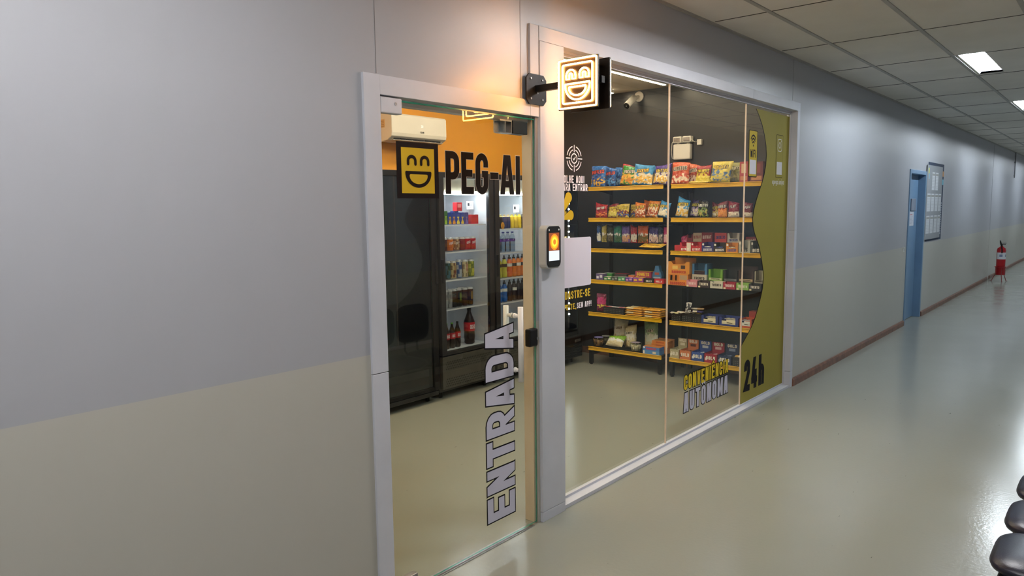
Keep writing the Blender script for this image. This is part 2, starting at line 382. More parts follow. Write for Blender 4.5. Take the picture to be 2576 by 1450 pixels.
# ================================================================== THE SETTING
ZC = 2.889
m = MB()
for x0, x1, z0, z1 in ((-6, 1.80, 0, ZC), (1.80, 2.84, 2.12, ZC), (2.84, 3.05, 0, ZC), (3.05, 6.51, 2.50, ZC), (6.51, 10.86, 0, ZC), (10.86, 11.80, 2.07, ZC), (11.80, 36, 0, ZC)):
    m.box(x0, x1, 0, .07, z0, z1)
struct(m.build('wall_front', WALL))
struct(MB().box(-6, 36, -2.82, -2.70, 0, ZC).build('wall_back', WALL))
struct(MB().box(-6.1, -6, -2.82, .12, 0, ZC).build('wall_left', WALL))
struct(MB().box(36, 36.1, -2.82, .12, 0, ZC).build('wall_right', WALL))
struct(MB().box(-6, 36, -2.82, 3.1, -.08, 0).build('floor', FLOOR))
# corridor ceiling with slots for the narrow troffers
FX = [-3.40+3.745*k for k in range(11)]           # fixture centres, every third tile
m = MB()
m.box(-6, 36, -1.07, .12, ZC, ZC+.02); m.box(-6, 36, -2.82, -1.262, ZC, ZC+.02)
e = -6
for fx in FX: m.box(e, fx-.59, -1.262, -1.07, ZC, ZC+.02); e = fx+.59
m.box(e, 36, -1.262, -1.07, ZC, ZC+.02)
struct(m.build('ceiling', CEILM))
m = MB()
for y in (-.41, -1.035, -1.66, -2.285): m.box(-6, 36, y-.014, y+.014, ZC-.006, ZC+.001)
m.box(-6, 36, -.022, 0, ZC-.012, ZC+.001)
struct(m.build('trim_1', GRIDM))
m = MB()
for k in range(-8, 25):
    x = 4.765+1.25*k; j = [(-2.285, -2.7), (-1.66, -2.285), (-1.035, -1.66), (-.41, -1.035), (-.02, -.41)]
    for a, b in j: m.box(x-.0035, x+.0035, b+.016, a-.016, ZC-.003, ZC+.001)
struct(m.build('trim_2', mottled('tile_joint', '#4a4a46', '#40403c', 10, .8)))
for i, fx in enumerate(FX):
    t = tag(empty('ceiling_light', (fx, -1.166, ZC)), 'narrow recessed twin tube light in the corridor ceiling, ' + ['furthest left', 'left', 'left of door', 'over the glass front', 'nearest visible one', 'second nearest visible one'][i] if i < 6 else 'narrow recessed twin tube light far along the corridor ceiling', 'ceiling light', 'recessed corridor ceiling lights') if i == 0 else None
    if t:
        r = MB()
        L_, W_, D_ = .59, .096, .085
        r.poly([(-L_, -W_, 0), (-L_, W_, 0), (-L_, .055, D_), (-L_, -.055, D_)]); r.poly([(L_, -W_, 0), (L_, W_, 0), (L_, .055, D_), (L_, -.055, D_)])
        r.poly([(-L_, -W_, 0), (L_, -W_, 0), (L_, -.055, D_), (-L_, -.055, D_)]); r.poly([(-L_, W_, 0), (L_, W_, 0), (L_, .055, D_), (-L_, .055, D_)])
        r.box(-L_, L_, -.055, .055, D_, D_+.01)
        r.box(-L_, L_, -.006, .006, D_-.03, D_)
        r.build('reflector', REFL, t)
        for y in (-.032, .032): MB().tube([(-.56, y, .034), (.56, y, .034)], .013, 10).build('tube', TUBEW, t)
        for x in (-.575, .575): MB().box(x-.012, x+.012, -.05, .05, .035, D_).build('lamp_holder', WHITEP, t)
        light0 = t
    else:
        c = copy_tree(light0, (fx, -1.166, ZC))
        if i >= 3:          # cooler, dimmer light given to the tubes further down, for a bluer far wall
            for ch in [k for k in bpy.data.objects if k.parent is c and k.name.startswith('tube')]:
                ch.material_slots[0].link = 'OBJECT'; ch.material_slots[0].material = TUBE
        c['label'] = {3: 'recessed twin tube ceiling light, left one in front of the glazed shopfront', 1: 'recessed twin tube ceiling light left of the shop door', 2: 'recessed twin tube ceiling light nearest before the shopfront glass',
                      }.get(i, 'recessed twin tube corridor ceiling light ' + ('closest in view, beyond the shopfront' if abs(fx-7.8) < 1 else 'second in view, at the right edge' if abs(fx-11.55) < 1 else 'in the far row towards the corridor end'))
# skirting
for i, (a, b) in enumerate(((6.55, 10.80), (11.86, 18.33), (18.62, 36))):
    o = MB().prism([(0, 0), (-.022, 0), (-.022, .055), (-.014, .07), (0, .07)], lambda u, v, a=a: (a, u-.0005, v), lambda u, v, b=b: (b, u-.0005, v)).build('baseboard_front', WOOD); struct(o)
struct(MB().box(-6, 36, -2.70, -2.68, 0, .07).build('baseboard_back', WOOD))
m = MB()
for x, z0 in ((1.851, 2.17), (6.38, 2.535), (2.73, 2.17)): m.box(x-.0012, x+.0012, -.001, .002, z0, ZC-.012)
struct(m.build('trim_3', mottled('panel_joint', '#77787a', '#6d6e70', 10, .6)))
struct(MB().box(18.36, 18.58, -.004, 0, 0, ZC).build('trim_4', WALL))
# shop interior shell
struct(MB().box(1.22, 6.80, 2.85, 2.93, 0, ZC).build('wall_shop_back', ORANGE))
struct(MB().box(6.72, 6.80, .0785, 2.85, 0, ZC).build('wall_shop_right', CHAR))
struct(MB().box(1.22, 1.30, .0785, 2.85, 0, ZC).build('wall_shop_left', SHOPW))
m = MB(); m.box(1.3, 1.80, .0702, .078, 0, 2.85); m.box(1.80, 2.83, .0702, .078, 2.12, 2.85); m.box(2.835, 3.05, .0702, .078, 0, 2.85); m.box(3.05, 6.51, .0702, .078, 2.50, 2.85); m.box(6.51, 6.72, .0702, .078, 0, 2.85)
struct(m.build('wall_shop_front', SHOPW))
struct(MB().box(1.30, 6.72, .0785, 2.85, 2.85, 2.87).build('ceiling_shop', SHOPW))
m = MB(); m.box(6.70, 6.72, .14, 2.85, 0, .07); m.box(1.32, 6.70, 2.83, 2.85, 0, .07)
struct(m.build('baseboard_shop', WOOD))
# aluminium casings of the shopfront
def casing(n, *bx):
    m = MB()
    for b in bx: m.box(*b)
    return struct(m.build('trim_%d' % n, ALU, bevel=.0015))
casing(5, (1.778, 1.858, -.012, .04, 0, .988), (1.778, 1.858, -.012, .04, .991, 2.165))
casing(6, (1.858, 2.790, -.011, .04, 2.090, 2.165))
casing(7, (2.790, 2.856, -.012, .02, 2.090, 2.527))
casing(8, (2.858, 3.055, -.018, .05, 0, .052), (2.858, 3.055, -.018, .05, .054, 2.455))
casing(9, (2.858, 5.50, -.014, .04, 2.457, 2.527), (5.502, 6.543, -.014, .04, 2.457, 2.527))
casing(10, (6.486, 6.543, -.014, .04, 0, .145), (6.486, 6.543, -.014, .04, .147, 1.42), (6.486, 6.543, -.014, .04, 1.422, 2.457))
# jambs and tracks round the panes
casing(11, (3.055, 6.486, -.008, .05, 0, .022), (3.055, 6.486, .048, .072, .0, .036), (3.055, 6.486, .072, .08, 0, .03))
casing(12, (3.055, 6.486, .04, .08, 2.446, 2.47), (3.055, 6.486, .047, .053, 2.430, 2.446), (3.055, 6.486, .065, .071, 2.430, 2.446), (6.478, 6.51, .04, .08, 0, 2.47), (3.03, 3.057, .05, .08, 0, 2.47))
casing(13, (1.80, 1.850, .04, .082, 0, 2.12), (1.80, 2.858, .04, .082, 2.064, 2.13))
struct(MB().box(2.832, 2.8575, .02, .082, 0, 2.09).build('trim_16', mottled('beige_jamb', '#d9c9b2', '#d2c2aa', 6, .5), bevel=.001))  # right door jamb in beige, unlike the white casings
struct(MB().box(1.858, 2.80, -.008, .03, 0, .004).build('trim_14', STEEL))

# ------------------------------------------------------------------ glazing and what is stuck on it
def pane(mb, x0, x1, y0, y1, z0, z1):
    mb.m = 0
    mb.poly([(x0, y0, z0), (x1, y0, z0), (x1, y0, z1), (x0, y0, z1)]); mb.poly([(x1, y1, z0), (x0, y1, z0), (x0, y1, z1), (x1, y1, z1)])
    mb.m = 1
    mb.poly([(x0, y0, z1), (x1, y0, z1), (x1, y1, z1), (x0, y1, z1)]); mb.poly([(x0, y0, z0), (x0, y1, z0), (x1, y1, z0), (x1, y0, z0)])
    mb.poly([(x0, y0, z0), (x0, y0, z1), (x0, y1, z1), (x0, y1, z0)]); mb.poly([(x1, y0, z0), (x1, y1, z0), (x1, y1, z1), (x1, y0, z1)])
    mb.m = 0
GY = .055
wins = []
for i, (a, b) in enumerate(((3.057, 4.306), (4.314, 5.538), (5.546, 6.478))):
    m = MB(); pane(m, a, b, GY, GY+.008, .034, 2.445)
    o = m.build('window_%d' % (i+1), [GLASS, SILIC]); struct(o); wins.append(o)
for a in (4.306, 5.538): struct(MB().box(a+.0003, a+.0077, GY-.001, GY+.009, .036, 2.444).build('trim_15', SILIC))
SY = GY-.0012
def sticker(parent, name, label, draw, mat=VINYL):
    m = MB(); draw(m); o = m.build(name, mat, parent); 
    if label: o['label'] = label
    return o
INK = '#1a1517'; LILAC = '#c4c4d6'; YEL = '#cdb233'
def d_olhe(m):
    text(m, 'OLHE AQUI', onfront(3.244, SY, 1.776), .040, .42, .15, .12, '#e9e6ea', width=.190)
    text(m, 'PARA ENTRAR', onfront(3.243, SY, 1.733), .039, .42, .15, .12, '#e9e6ea', width=.256)
def d_target(m):
    f = lambda u, v: (3.244+u*1.02, SY, 1.908+v*.98); W = '#e9e6ea'
    for r, gaps in ((.066, 1), (.047, 1), (.026, 0)):
        if gaps:
            for q in range(4): stroke(m, arc(0, 0, r, r, q*90+14, q*90+76, 8), 0, .0055, f, W)
        else: stroke(m, arc(0, 0, r, r, 0, 345, 18), 1, .0055, f, W)
    for a in range(4):
        c, s_ = math.cos(a*PI/2), math.sin(a*PI/2); stroke(m, [(c*.034, s_*.034), (c*.074, s_*.074)], 0, .0055, f, W)
    stroke(m, [(-.011, .001), (-.003, -.008), (.012, .010)], 0, .005, f, W)
def d_card(m): flat(m, rrect(3.075, 3.406, 1.206, 1.479, .012), SY, '#dcdae8')
def d_cad(m): text(m, 'CADASTRE-SE', onfront(3.248, SY, 1.142), .044, .42, .17, .12, '#d3b43c', width=.298)
def d_site(m):
    text(m, 'NO SITE,', onfront(3.180, SY, 1.083), .032, .42, .18, .13, '#d3b43c', width=.160)
    text(m, 'SEM APP!', onfront(3.338, SY, 1.083), .032, .42, .18, .13, '#e9e6ea', width=.142)
def d_petals(m):
    for a, L_, w in ((92, .155, .030), (57, .185, .032), (14, .135, .030)):
        ca, sa = math.cos(math.radians(a)), math.sin(math.radians(a)); pts = [(.02, -.004)]
        pts += [(L_-w+w*math.cos(t), w*math.sin(t)) for t in [math.radians(-80+160*k/10) for k in range(11)]]+[(.02, .004)]
        for grow, col, y in ((1.06, INK, SY), (1.0, '#cfae2f', SY-.0008)):
            flat(m, [(3.105+(u*ca-v*grow*sa), 1.578+(u*sa+v*grow*ca)*.92) for u, v in pts], y, col)
sticker(wins[0], 'target_symbol', 'white ringed target with a check mark', d_target)
sticker(wins[0], 'lettering', 'white words OLHE AQUI PARA ENTRAR', d_olhe)
sticker(wins[0], 'white_card', 'blank white rounded square card', d_card)
sticker(wins[0], 'lettering', 'yellow words CADASTRE-SE', d_cad)
sticker(wins[0], 'lettering', 'small words NO SITE, SEM APP!', d_site)
sticker(wins[0], 'petal_decal', 'yellow petals half behind the white column', d_petals)
def d_conv(m):
    for o, c, y in ((.055, '#221d10', SY), (0, '#d9bf35', SY-.0008)): text(m, 'CONVENIÊNCIA', onfront(4.930, y, .352), .105, .42, .17, .13, c, o=o, width=.735)
def d_auto(m):
    for o, c, y in ((.05, '#191922', SY), (0, LILAC, SY-.0008)): text(m, 'AUTÔNOMA', onfront(4.930, y, .190), .140, .42, .18, .13, c, o=o, width=.735)
sticker(wins[1], 'lettering', 'yellow word CONVENIÊNCIA', d_conv)
sticker(wins[1], 'lettering', 'white word AUTÔNOMA', d_auto)
CURVE = [(5.736, 2.411), (5.80, 2.36), (5.87, 2.29), (5.922, 2.215), (5.962, 2.13), (5.976, 2.057), (5.966, 1.97), (5.938, 1.90), (5.896, 1.83), (5.84, 1.76), (5.773, 1.67), (5.735, 1.60), (5.718, 1.538),
         (5.73, 1.48), (5.765, 1.42), (5.82, 1.36), (5.870, 1.306), (5.932, 1.186), (5.968, 1.10), (5.977, 1.032), (5.967, .95), (5.935, .885), (5.89, .81), (5.819, .713), (5.75, .65), (5.677, .599), (5.548, .52)]
def d_film(m):
    def band(pts, y, col):
        # strip-wise fill between the wavy edge and the right side
        for (a, za), (b, zb) in zip(pts, pts[1:]): m.poly([(a, y, za), (b, y, zb), (6.477, y, zb), (6.477, y, za-(0 if za < 2.40 else 0))], col)
        m.poly([(pts[-1][0], y, pts[-1][1]), (5.548, y, .036), (6.477, y, .036), (6.477, y, pts[-1][1])], col)
    band([(x-.014, z) for x, z in CURVE], SY+.0006, INK); band(CURVE, SY, '#928840')
def d_24(m): text(m, '24h', onfront(5.825, SY-.0008, .118), .268, .42, .2, .1, '#17161a', width=.43)
def d_wifi(m):
    y = SY
    flat(m, rrect(5.600, 5.772, 1.868, 2.238, .012), y, '#2a2414'); flat(m, rrect(5.609, 5.763, 1.877, 2.232, .01), y-.0008, '#c1ab3d')
    f = lambda u, v: (5.686+u, y-.0016, 2.118+v)
    for r in (.03, .055, .08): stroke(m, arc(0, 0, r*.75, r, 35, 145, 8), 0, .012, f, INK)
    m.poly([f(.008*math.cos(a*PI/5), .009*math.sin(a*PI/5)) for a in range(10)], INK)
    text(m, 'WIFI', onfront(5.686, y-.0016, 2.025), .062, .42, .17, .14, INK, width=.105)
    flat(m, rrect(5.622, 5.750, 1.893, 2.006, .005), y-.0016, '#d9d8e2')
def d_insta(m):
    y = SY-.0008
    flat(m, rrect(6.176, 6.336, 1.878, 2.240, .012), y, '#4b421c'); flat(m, rrect(6.181, 6.331, 1.883, 2.235, .01), y-.0008, '#928840')
    f = lambda u, v: (6.256+u, y-.0016, 2.152+v)
    stroke(m, rrect(-.045, .045, -.05, .05, .022), 1, .007, f, '#d6d3cf'); stroke(m, arc(0, 0, .021, .024, 0, 340, 14), 1, .006, f, '#d6d3cf')
    m.poly([f(.03+.005*math.cos(a*PI/3), .033+.005*math.sin(a*PI/3)) for a in range(6)], '#d6d3cf')
    flat(m, rrect(6.196, 6.318, 1.905, 2.012, .004), y-.0016, '#cfcdd2')
def d_at(m): text(m, '@pegai.unipa', onfront(6.243, SY-.0008, 1.822), .045, .42, .15, .1, '#c9c6bd', width=.27)
f_ = sticker(wins[2], 'curved_film', 'olive yellow film with a wavy left edge', d_film)
def sub(par, name, label, draw, mat=VINYL):
    m = MB(); draw(m); o = m.build(name, mat, par); o['label'] = label; return o
sub(f_, 'lettering', 'large black 24h', d_24); sub(f_, 'social_media_panel', 'upright outlined panel with a camera symbol', d_insta); sub(f_, 'lettering', 'small pale account name', d_at)
sticker(wins[2], 'wifi_panel', 'yellow upright panel reading WIFI', d_wifi)

# glass door
door = struct(empty('door_1', (0, 0, 0)), 'frameless glass entrance door of the shop, closed')
DY = .004
m = MB(); pane(m, 1.866, 2.834, DY, DY+.008, .010, 2.078); m.build('glass_panel', [GLASS, GREEN], door)
MB().box(1.975, 2.8335, DY-.0004, DY+.0084, 2.0735, 2.0795).build('polished_edge', GREEN, door)
for n, z0, z1 in (('top_patch_fitting', 2.022, 2.084), ('bottom_patch_fitting', .008, .076)):
    o = MB().box(1.862, 1.972 if z1 > 1 else 1.99, DY-.012, DY+.022, z0, z1).build(n, STEEL if z1 < 1 else ALU, door, bevel=.004)
    MB().tube([(1.938, DY-.0135, (z0+z1)/2+.008), (1.938, DY-.0115, (z0+z1)/2+.008)], .006, 12).build('screw', STEEL, o)
for y in (-.042, .052):
    h = MB().tube([(2.665, y+.004, .795), (2.665, y+.004, 1.165)], .0135, 20).build('pull_handle', WHITEP, door, bevel=0)
    h['label'] = 'white tubular pull bar ' + ('on the corridor side' if y < 0 else 'on the shop side')
    for z in (.850, 1.120):
        st = MB(); y1 = DY if y < 0 else DY+.008
        st.tube([(2.665, y+.004+(.012 if y < 0 else -.012), z), (2.665, y1, z)], .0085, 14); st.tube([(2.665, y1-(.01 if y < 0 else -.01), z), (2.665, y1, z)], .0125, 14)
        st.build('mount', WHITEP, h)
lk = MB().box(2.772, 2.838, DY-.014, DY+.022, .945, 1.036).build('lock', BLACK, door, bevel=.008)
MB().tube([(2.832, DY-.018, .984), (2.832, DY-.013, .984)], .008, 16).build('key_cylinder', STEEL, lk)
DS = DY-.0012
def d_face(m):
    flat(m, [(1.943, 1.688), (2.176, 1.688), (2.176, 1.918), (1.943, 1.918)], DS, INK)
    flat(m, [(1.968, 1.709), (2.151, 1.709), (2.151, 1.895), (1.968, 1.895)], DS-.0008, '#c9a92c')
    y = DS-.0016
    for cx in (2.024, 2.096):
        stroke(m, [(cx-.020, 1.828), (cx-.020, 1.838)]+arc(cx, 1.842, .020, .017, 180, 0, 10)+[(cx+.020, 1.838), (cx+.020, 1.828)], 0, .014, lambda u, v: (u, y, v), INK)
        for q in (-.020, .020): m.poly([(cx+q+.007*math.cos(t*PI/4), y-5e-5, 1.828+.006*math.sin(t*PI/4)) for t in range(8)], INK)
    for sc, c, yy in ((1, INK, y), (.62, '#c9a92c', y-.0008)):
        cx, ct = 2.060, 1.800 if sc == 1 else 1.787
        w, d = (.073, .062) if sc == 1 else (.050, .034)
        flat(m, rrect(cx-w, cx+w, ct-.010, ct, .006)[:10]+arc(cx, ct-.006, w, d, 180, 360, 18), yy, c)
sticker(door, 'face_logo', 'black framed yellow square with a laughing face', d_face)
def d_peg(m):
    x = 2.217
    for y, o, c in ((DS, .012, '#c6c0b4'), (DS-.0008, 0, '#17120f')):
        x = 2.218
        for ch, w in (('P', .084), ('E', .078), ('G', .084), ('-', .058), ('A', .098), ('I', .034)):
            f = lambda u, v, x=x, y=y: (x+u, y, 1.709+v)
            for gi, (pts, cl) in enumerate(glyph(ch, w/.184, .168)):
                for q in ribbon(pts, cl, .168, o):
                    q = clip(q, -o, 1+o)
                    if q: m.poly([Vector(f(p.x*.184, p.y*.184))-Vector((0, gi*4e-5, 0)) for p in q], c)
            x += w+.0135
sticker(door, 'lettering', 'black letters PEG-AI', d_peg)
def d_ent(m):
    def rot(y): return lambda u, v: (2.655-v, y, .605+u)
    for o, c, y in ((.032, '#16151b', DS), (0, LILAC, DS-.0008)):
        text(m, 'ENTRADA', rot(y), .203, .565, .2, .1, c, o=o, width=.955)
sticker(door, 'lettering', 'white word ENTRADA running upwards', d_ent)

ml = tag(empty('magnetic_lock', (2.80, .013, 2.0625)), 'black magnetic lock under the door header with a grey slotted bracket', 'door lock')
MB().box(-.112, -.001, .003, .055, -.062, 0).build('lock_body', BLACK, ml, bevel=.003)
m = MB(); m.box(-.20, -.114, .008, .050, -.008, 0); m.box(-.20, -.114, .044, .050, -.060, -.008); m.box(-.119, -.114, .008, .044, -.060, -.008); m.box(-.160, -.156, .012, .044, -.058, -.008); m.box(-.20, -.114, .008, .044, -.064, -.060)
m.build('bracket', STEEL, ml)
# blue door down the corridor
d2 = struct(empty('door_2', (11.33, 0, 0)), 'light blue door in a blue frame beside the notice board')
m = MB(); m.box(-.51, -.45, -.012, .12, 0, 2.105); m.box(.45, .51, -.012, .12, 0, 2.105); m.box(-.45, .45, -.012, .12, 2.05, 2.105); m.build('frame', BLUE, d2, bevel=.004)
m = MB(); m.box(-.45, .45, .085, .12, .006, 2.05); m.build('leaf', BLUE, d2, bevel=.003)
MB().box(.03, .30, .070, .085, 1.545, 1.715).build('name_plate', mottled('plate_grey', '#7f8794', '#757d8a', 10, .4), d2, bevel=.004)
m = MB(); m.box(-.03, .25, .082, .085, 1.335, 1.535, '#c9cdd6'); m.box(.02, .16, .0812, .082, 1.485, 1.497, '#b0606a')
for k in range(6): m.box(.02, .2-.03*(k % 3), .0812, .082, 1.46-k*.018, 1.464-k*.018, '#8d93a5')
m.build('notice_sheet', CARD, d2)
MB().tube([(-.39, .05, 1.02), (-.39, .085, 1.02)], .02, 12).build('door_knob', STEEL, d2)

# ================================================================== CORRIDOR THINGS
# projecting neon sign
sg = tag(empty('neon_sign', (2.82, -.026, 2.22)), 'square projecting neon sign with a laughing face, lit warm white, on a black wall bracket', 'sign')
m = MB(); o8 = [(-.077, -.05), (-.055, -.072), (.055, -.072), (.077, -.05), (.077, .05), (.055, .072), (-.055, .072), (-.077, .05)]
m.prism(o8, lambda u, v: (u, 0, v-.004), lambda u, v: (u, .008, v-.004)); m.build('wall_plate', BLACK, sg)
for u, v in ((-.045, .045), (.045, .045), (.005, -.02), (-.045, -.05), (.045, -.05)):
    MB().tube([(u, -.004, v), (u, 0, v)], .005, 8).build('bolt', STEEL, sg)
MB().box(-.012, .012, -.385, .001, -.016, .014).build('arm', BLACK, sg)
FY0, FY1, FZ0, FZ1 = -.391, -.171, -.127, .102        # face extents relative to the root
def facepts(side, x):
    def f(u, v):       # u 0..1 left to right as seen, v 0..1 from the top
        y = FY1+(FY0-FY1)*u if side < 0 else FY0+(FY1-FY0)*u
        return (x, y, FZ1+(FZ0-FZ1)*v)
    return f
for side in (-1, 1):
    x0, x1 = (-.052, -.042) if side < 0 else (.042, .052)
    p = MB().box(x0, x1, FY0, FY1, FZ0, FZ1).build('face_plate', SIGNB, sg, bevel=.002)
    f = facepts(side, x0-.005 if side < 0 else x1+.005)
    def arch(cx, cy, ro, ri, dn): return arc(cx, cy, ro, ro*.95, 180, 0, 8)+[(cx+ro, cy-dn)]+[(cx+ri, cy-dn)]+arc(cx, cy, ri, ri*1.1, 0, 180, 6)+[(cx-ri, cy-dn), (cx-ro, cy-dn)]
    def flip(pts): return [f(u, 1-v) for u, v in pts]
    shapes = [rrect(.025, .975, .03, .97, .03, 3), rrect(.125, .875, .12, .88, .04, 3), arch(.335, .665, .118, .036, .07), arch(.672, .665, .118, .036, .07)]
    for w, top, d in ((.31, .50, .29), (.21, .435, .14)):
        shapes.append([(.5-w, top)]+[(.5+w, top)]+arc(.5, top-.03, w, d, 0, -180, 14))
    t = MB()
    for sh in shapes: t.tube(flip(sh), .0036, 8, closed=True)
    t.build('neon_tubing', NEON, p)
for z in (FZ0+.03, FZ1-.03): MB().tube([(-.042, FY0+.06, z), (.042, FY0+.06, z)], .005, 8).build('spacer', BLACK, sg)
# access terminal
tm = tag(empty('face_recognition_terminal', (2.898, -.0185, 1.45)), 'slim rounded access terminal with a glowing orange screen on the white column', 'access terminal')
def slab(m, hw, z0, z1, r, y0, y1, col=None): m.prism(rrect(-hw, hw, z0, z1, r, 6), lambda u, v: (u, y0, v+.010*(1-(u/hw)**2)*(1 if v > 0 else -1)), lambda u, v: (u, y1, v+.010*(1-(u/hw)**2)*(1 if v > 0 else -1)), col)
m = MB(); slab(m, .062, -.106, .100, .022, -.046, 0); m.build('casing', mottled('terminal_grey', '#b9bab9', '#adaead', 8, .35), tm, bevel=.003)
m = MB(); slab(m, .056, -.098, .095, .02, -.0495, -.0462); m.build('front_glass', GLOSSB, tm)
m = MB(); y = -.0502; f = lambda u, v: (u, y, v)
m.poly([f(-.043, -.022), f(.043, -.022), f(.043, .068), f(-.043, .068)], '#8a3c06'); m.poly([f(-.043, -.072), f(.043, -.072), f(.043, -.022), f(-.043, -.022)], '#d8e2ea')
y = -.0506
for r, c in ((.036, '#e8860a'), (.029, '#f3b70f'), (.021, '#ffe23a'), (.012, '#d9790a')): m.poly([f(.002+r*math.cos(a*PI/12), .022+r*1.12*math.sin(a*PI/12)) for a in range(24)], c); y -= .0003
m.build('screen', SCREEN, tm)
m = MB()
for u in (-.040, .040): m = MB(); m.poly([(u+.005*math.cos(a*PI/5), -.0505, .083+.005*math.sin(a*PI/5)) for a in range(10)], '#d8d8d8'); m.build('sensor', CARD, tm)
# beam seating along the opposite wall
def seating(x0, n, label):
    t = tag(empty('beam_seating', (x0, -2.2, 0)), label, 'bench', 'rows of joined waiting seats')
    P = .392
    m = MB().box(-.05, n*P+.03, -.03, .03, .30, .35); m.build('beam', BLACK, t, bevel=.004)
    for k in (0.5, n-.5):
        l = MB(); l.box(k*P-.02, k*P+.02, -.02, .02, .03, .30); l.box(k*P-.02, k*P+.02, -.22, .20, .008, .035)
        for y in (-.2, .18): l.lathe([(.016, 0), (.016, .012)], k*P, y, 0, 10)
        l.build('leg', BLACK, t, bevel=.003)
    for k in range(n):
        c = P*(k+.5)
        s = MB().pad(c, .025, .405, .187, .215, .050, 4.2, 2.1, 14, 64).build('seat', NAVY, t)
        MB().box(c-.17, c+.17, -.17, .21, .351, .365).build('seat_shell', BLACK, s, bevel=.006)
        b = MB().pad(c, -.235, .66, .185, .165, .035, 4.0, 2.6, 10, 48, ax='y').build('backrest', NAVY, t)
        sp = MB()
        for u in (-.07, .07): sp.tube([(c+u, -.02, .34), (c+u, -.20, .36), (c+u, -.262, .42), (c+u, -.268, .62)], .009, 8)
        sp.build('backrest_support', BLACK, b)
    return t
seating(2.795, 4, 'navy padded joined seats, nearest row at the lower right corner')
seating(4.62, 4, 'navy padded joined seats, second row further along the corridor')
# notice board with its sheets
nb = tag(empty('notice_board', (12.44, 0, 1.66)), 'grey notice board on a dark navy backing right of the blue door', 'notice board')
m = MB(); m.box(-.48, .64, -.006, -.001, -.57, .585, '#2e3a4e'); m.box(.49, .641, -.0068, -.0055, .40, .48, '#b98a5e'); m.box(.49, .641, -.0068, -.0055, .27, .355, '#6fb0c4')
for k in range(14): m.box(.545, .575, -.0068, -.0055, -.02-k*.036, .0-k*.036, '#c4ccd8')
m.build('backing_panel', VINYL, nb)
m = MB(); m.box(-.61, .485, -.0165, -.0125, -.54, .54, '#8e9296')
for a, b, c in ((-.53, .42, '#cfd06a'), (-.50, .34, '#7fb0c4')): m.box(a, a+.05, -.0171, -.0164, b, b+.08, c)
m.build('display_panel', VINYL, nb)
for x in (-.55, .43):
    for z in (-.48, .48): MB().tube([(x, -.0185, z), (x, -.001, z)], .009, 8).build('standoff', STEEL, nb)
BX0, BW, BZ1, BH = 12.44-.61, 1.10, 1.66+.54, 1.08
for row, (v0, v1, us) in enumerate(((.08, .34, ((.30, .50), (.53, .72))), (.37, .63, ((.05, .27), (.30, .51), (.55, .75), (.78, .97))), (.67, .93, ((.05, .27), (.30, .51), (.55, .75), (.78, .97))))):
    for i, (u0, u1) in enumerate(us):
        w, h = BW*(u1-u0)-.02, BH*(v1-v0)-.02; m = MB(); m.box(-w/2, w/2, -.001, 0, -h/2, h/2, '#c3c7cc')
        m.box(-w/2+.01, w/2-.01, -.0014, -.0009, h/2-.05, h/2-.02, '#8b8a86')
        for k in range(8): m.box(-w/2+.015, w/2-.015-.02*rnd.random(), -.0014, -.0009, h/2-.075-k*.022, h/2-.07-k*.022, '#9da1a8')
        o = m.build('paper_sheet', CARD, None, (BX0+BW*(u0+u1)/2, -.0167, BZ1-BH*(v0+v1)/2))
        pos = (['left', 'right'] if row == 0 else ['leftmost', 'second', 'third', 'rightmost'])[i]
        tag(o, 'printed paper sheet on the grey notice board, %s of the %s row' % (pos, ['top', 'middle', 'bottom'][row]), 'paper', 'sheets on the notice board')
# fire extinguisher on its stand
ex = tag(empty('fire_extinguisher', (18.15, -.26, .30)), 'red fire extinguisher with white label, in a red floor stand by the wall', 'fire extinguisher')
MB().lathe([(.0, 0), (.075, .003), (.082, .03), (.082, .36), (.07, .40), (.03, .425), (.022, .45)], n=24).build('cylinder', RED, ex)
m = MB()
for k in range(14):
    a0, a1 = math.radians(125+k*13), math.radians(138+k*13); m.poly([(.0832*math.cos(a0), .0832*math.sin(a0), .17), (.0832*math.cos(a1), .0832*math.sin(a1), .17), (.0832*math.cos(a1), .0832*math.sin(a1), .31), (.0832*math.cos(a0), .0832*math.sin(a0), .31)], '#d9dbe2')
    if 2 < k < 6 or 8 < k < 12: m.poly([(.0836*math.cos(a0), .0836*math.sin(a0), .22), (.0836*math.cos(a1), .0836*math.sin(a1), .22), (.0836*math.cos(a1), .0836*math.sin(a1), .27), (.0836*math.cos(a0), .0836*math.sin(a0), .27)], '#70789a')
m.build('label_band', CARD, ex)
m = MB(); m.lathe([(.018, .44), (.018, .475), (.010, .48)], n=12); m.box(-.012, .012, -.07, .03, .475, .487); m.box(-.012, .012, -.08, .02, .50, .508); m.build('valve_handle', BLACK, ex)
MB().tube([(-.01, .01, .46), (-.06, .02, .52), (-.09, .02, .56), (-.12, .01, .54), (-.10, -.01, .45), (-.088, -.02, .36), (-.087, -.02, .3)], .011, 8).build('hose', BLACK, ex)
st = tag(empty('extinguisher_stand', (18.15, -.26, 0)), 'red tripod floor stand holding the fire extinguisher', 'stand')
MB().lathe([(.088, .14), (.09, .145), (.092, .30), (.105, .305), (.105, .315), (.086, .315), (.086, .15), (.0, .149)], n=24).build('holder', RED, st)
for a in (200, 320, 80):
    c, s_ = math.cos(math.radians(a)), math.sin(math.radians(a))
    MB().tube([(c*.085, s_*.085, .29), (c*.088, s_*.088, .15), (c*.13, s_*.13, .06), (c*.15, s_*.15, .008), (c*.18, s_*.18, .008)], .007, 6).build('leg', mottled('leg_red', '#8b2a2a', '#7b2020', 8, .4), st)
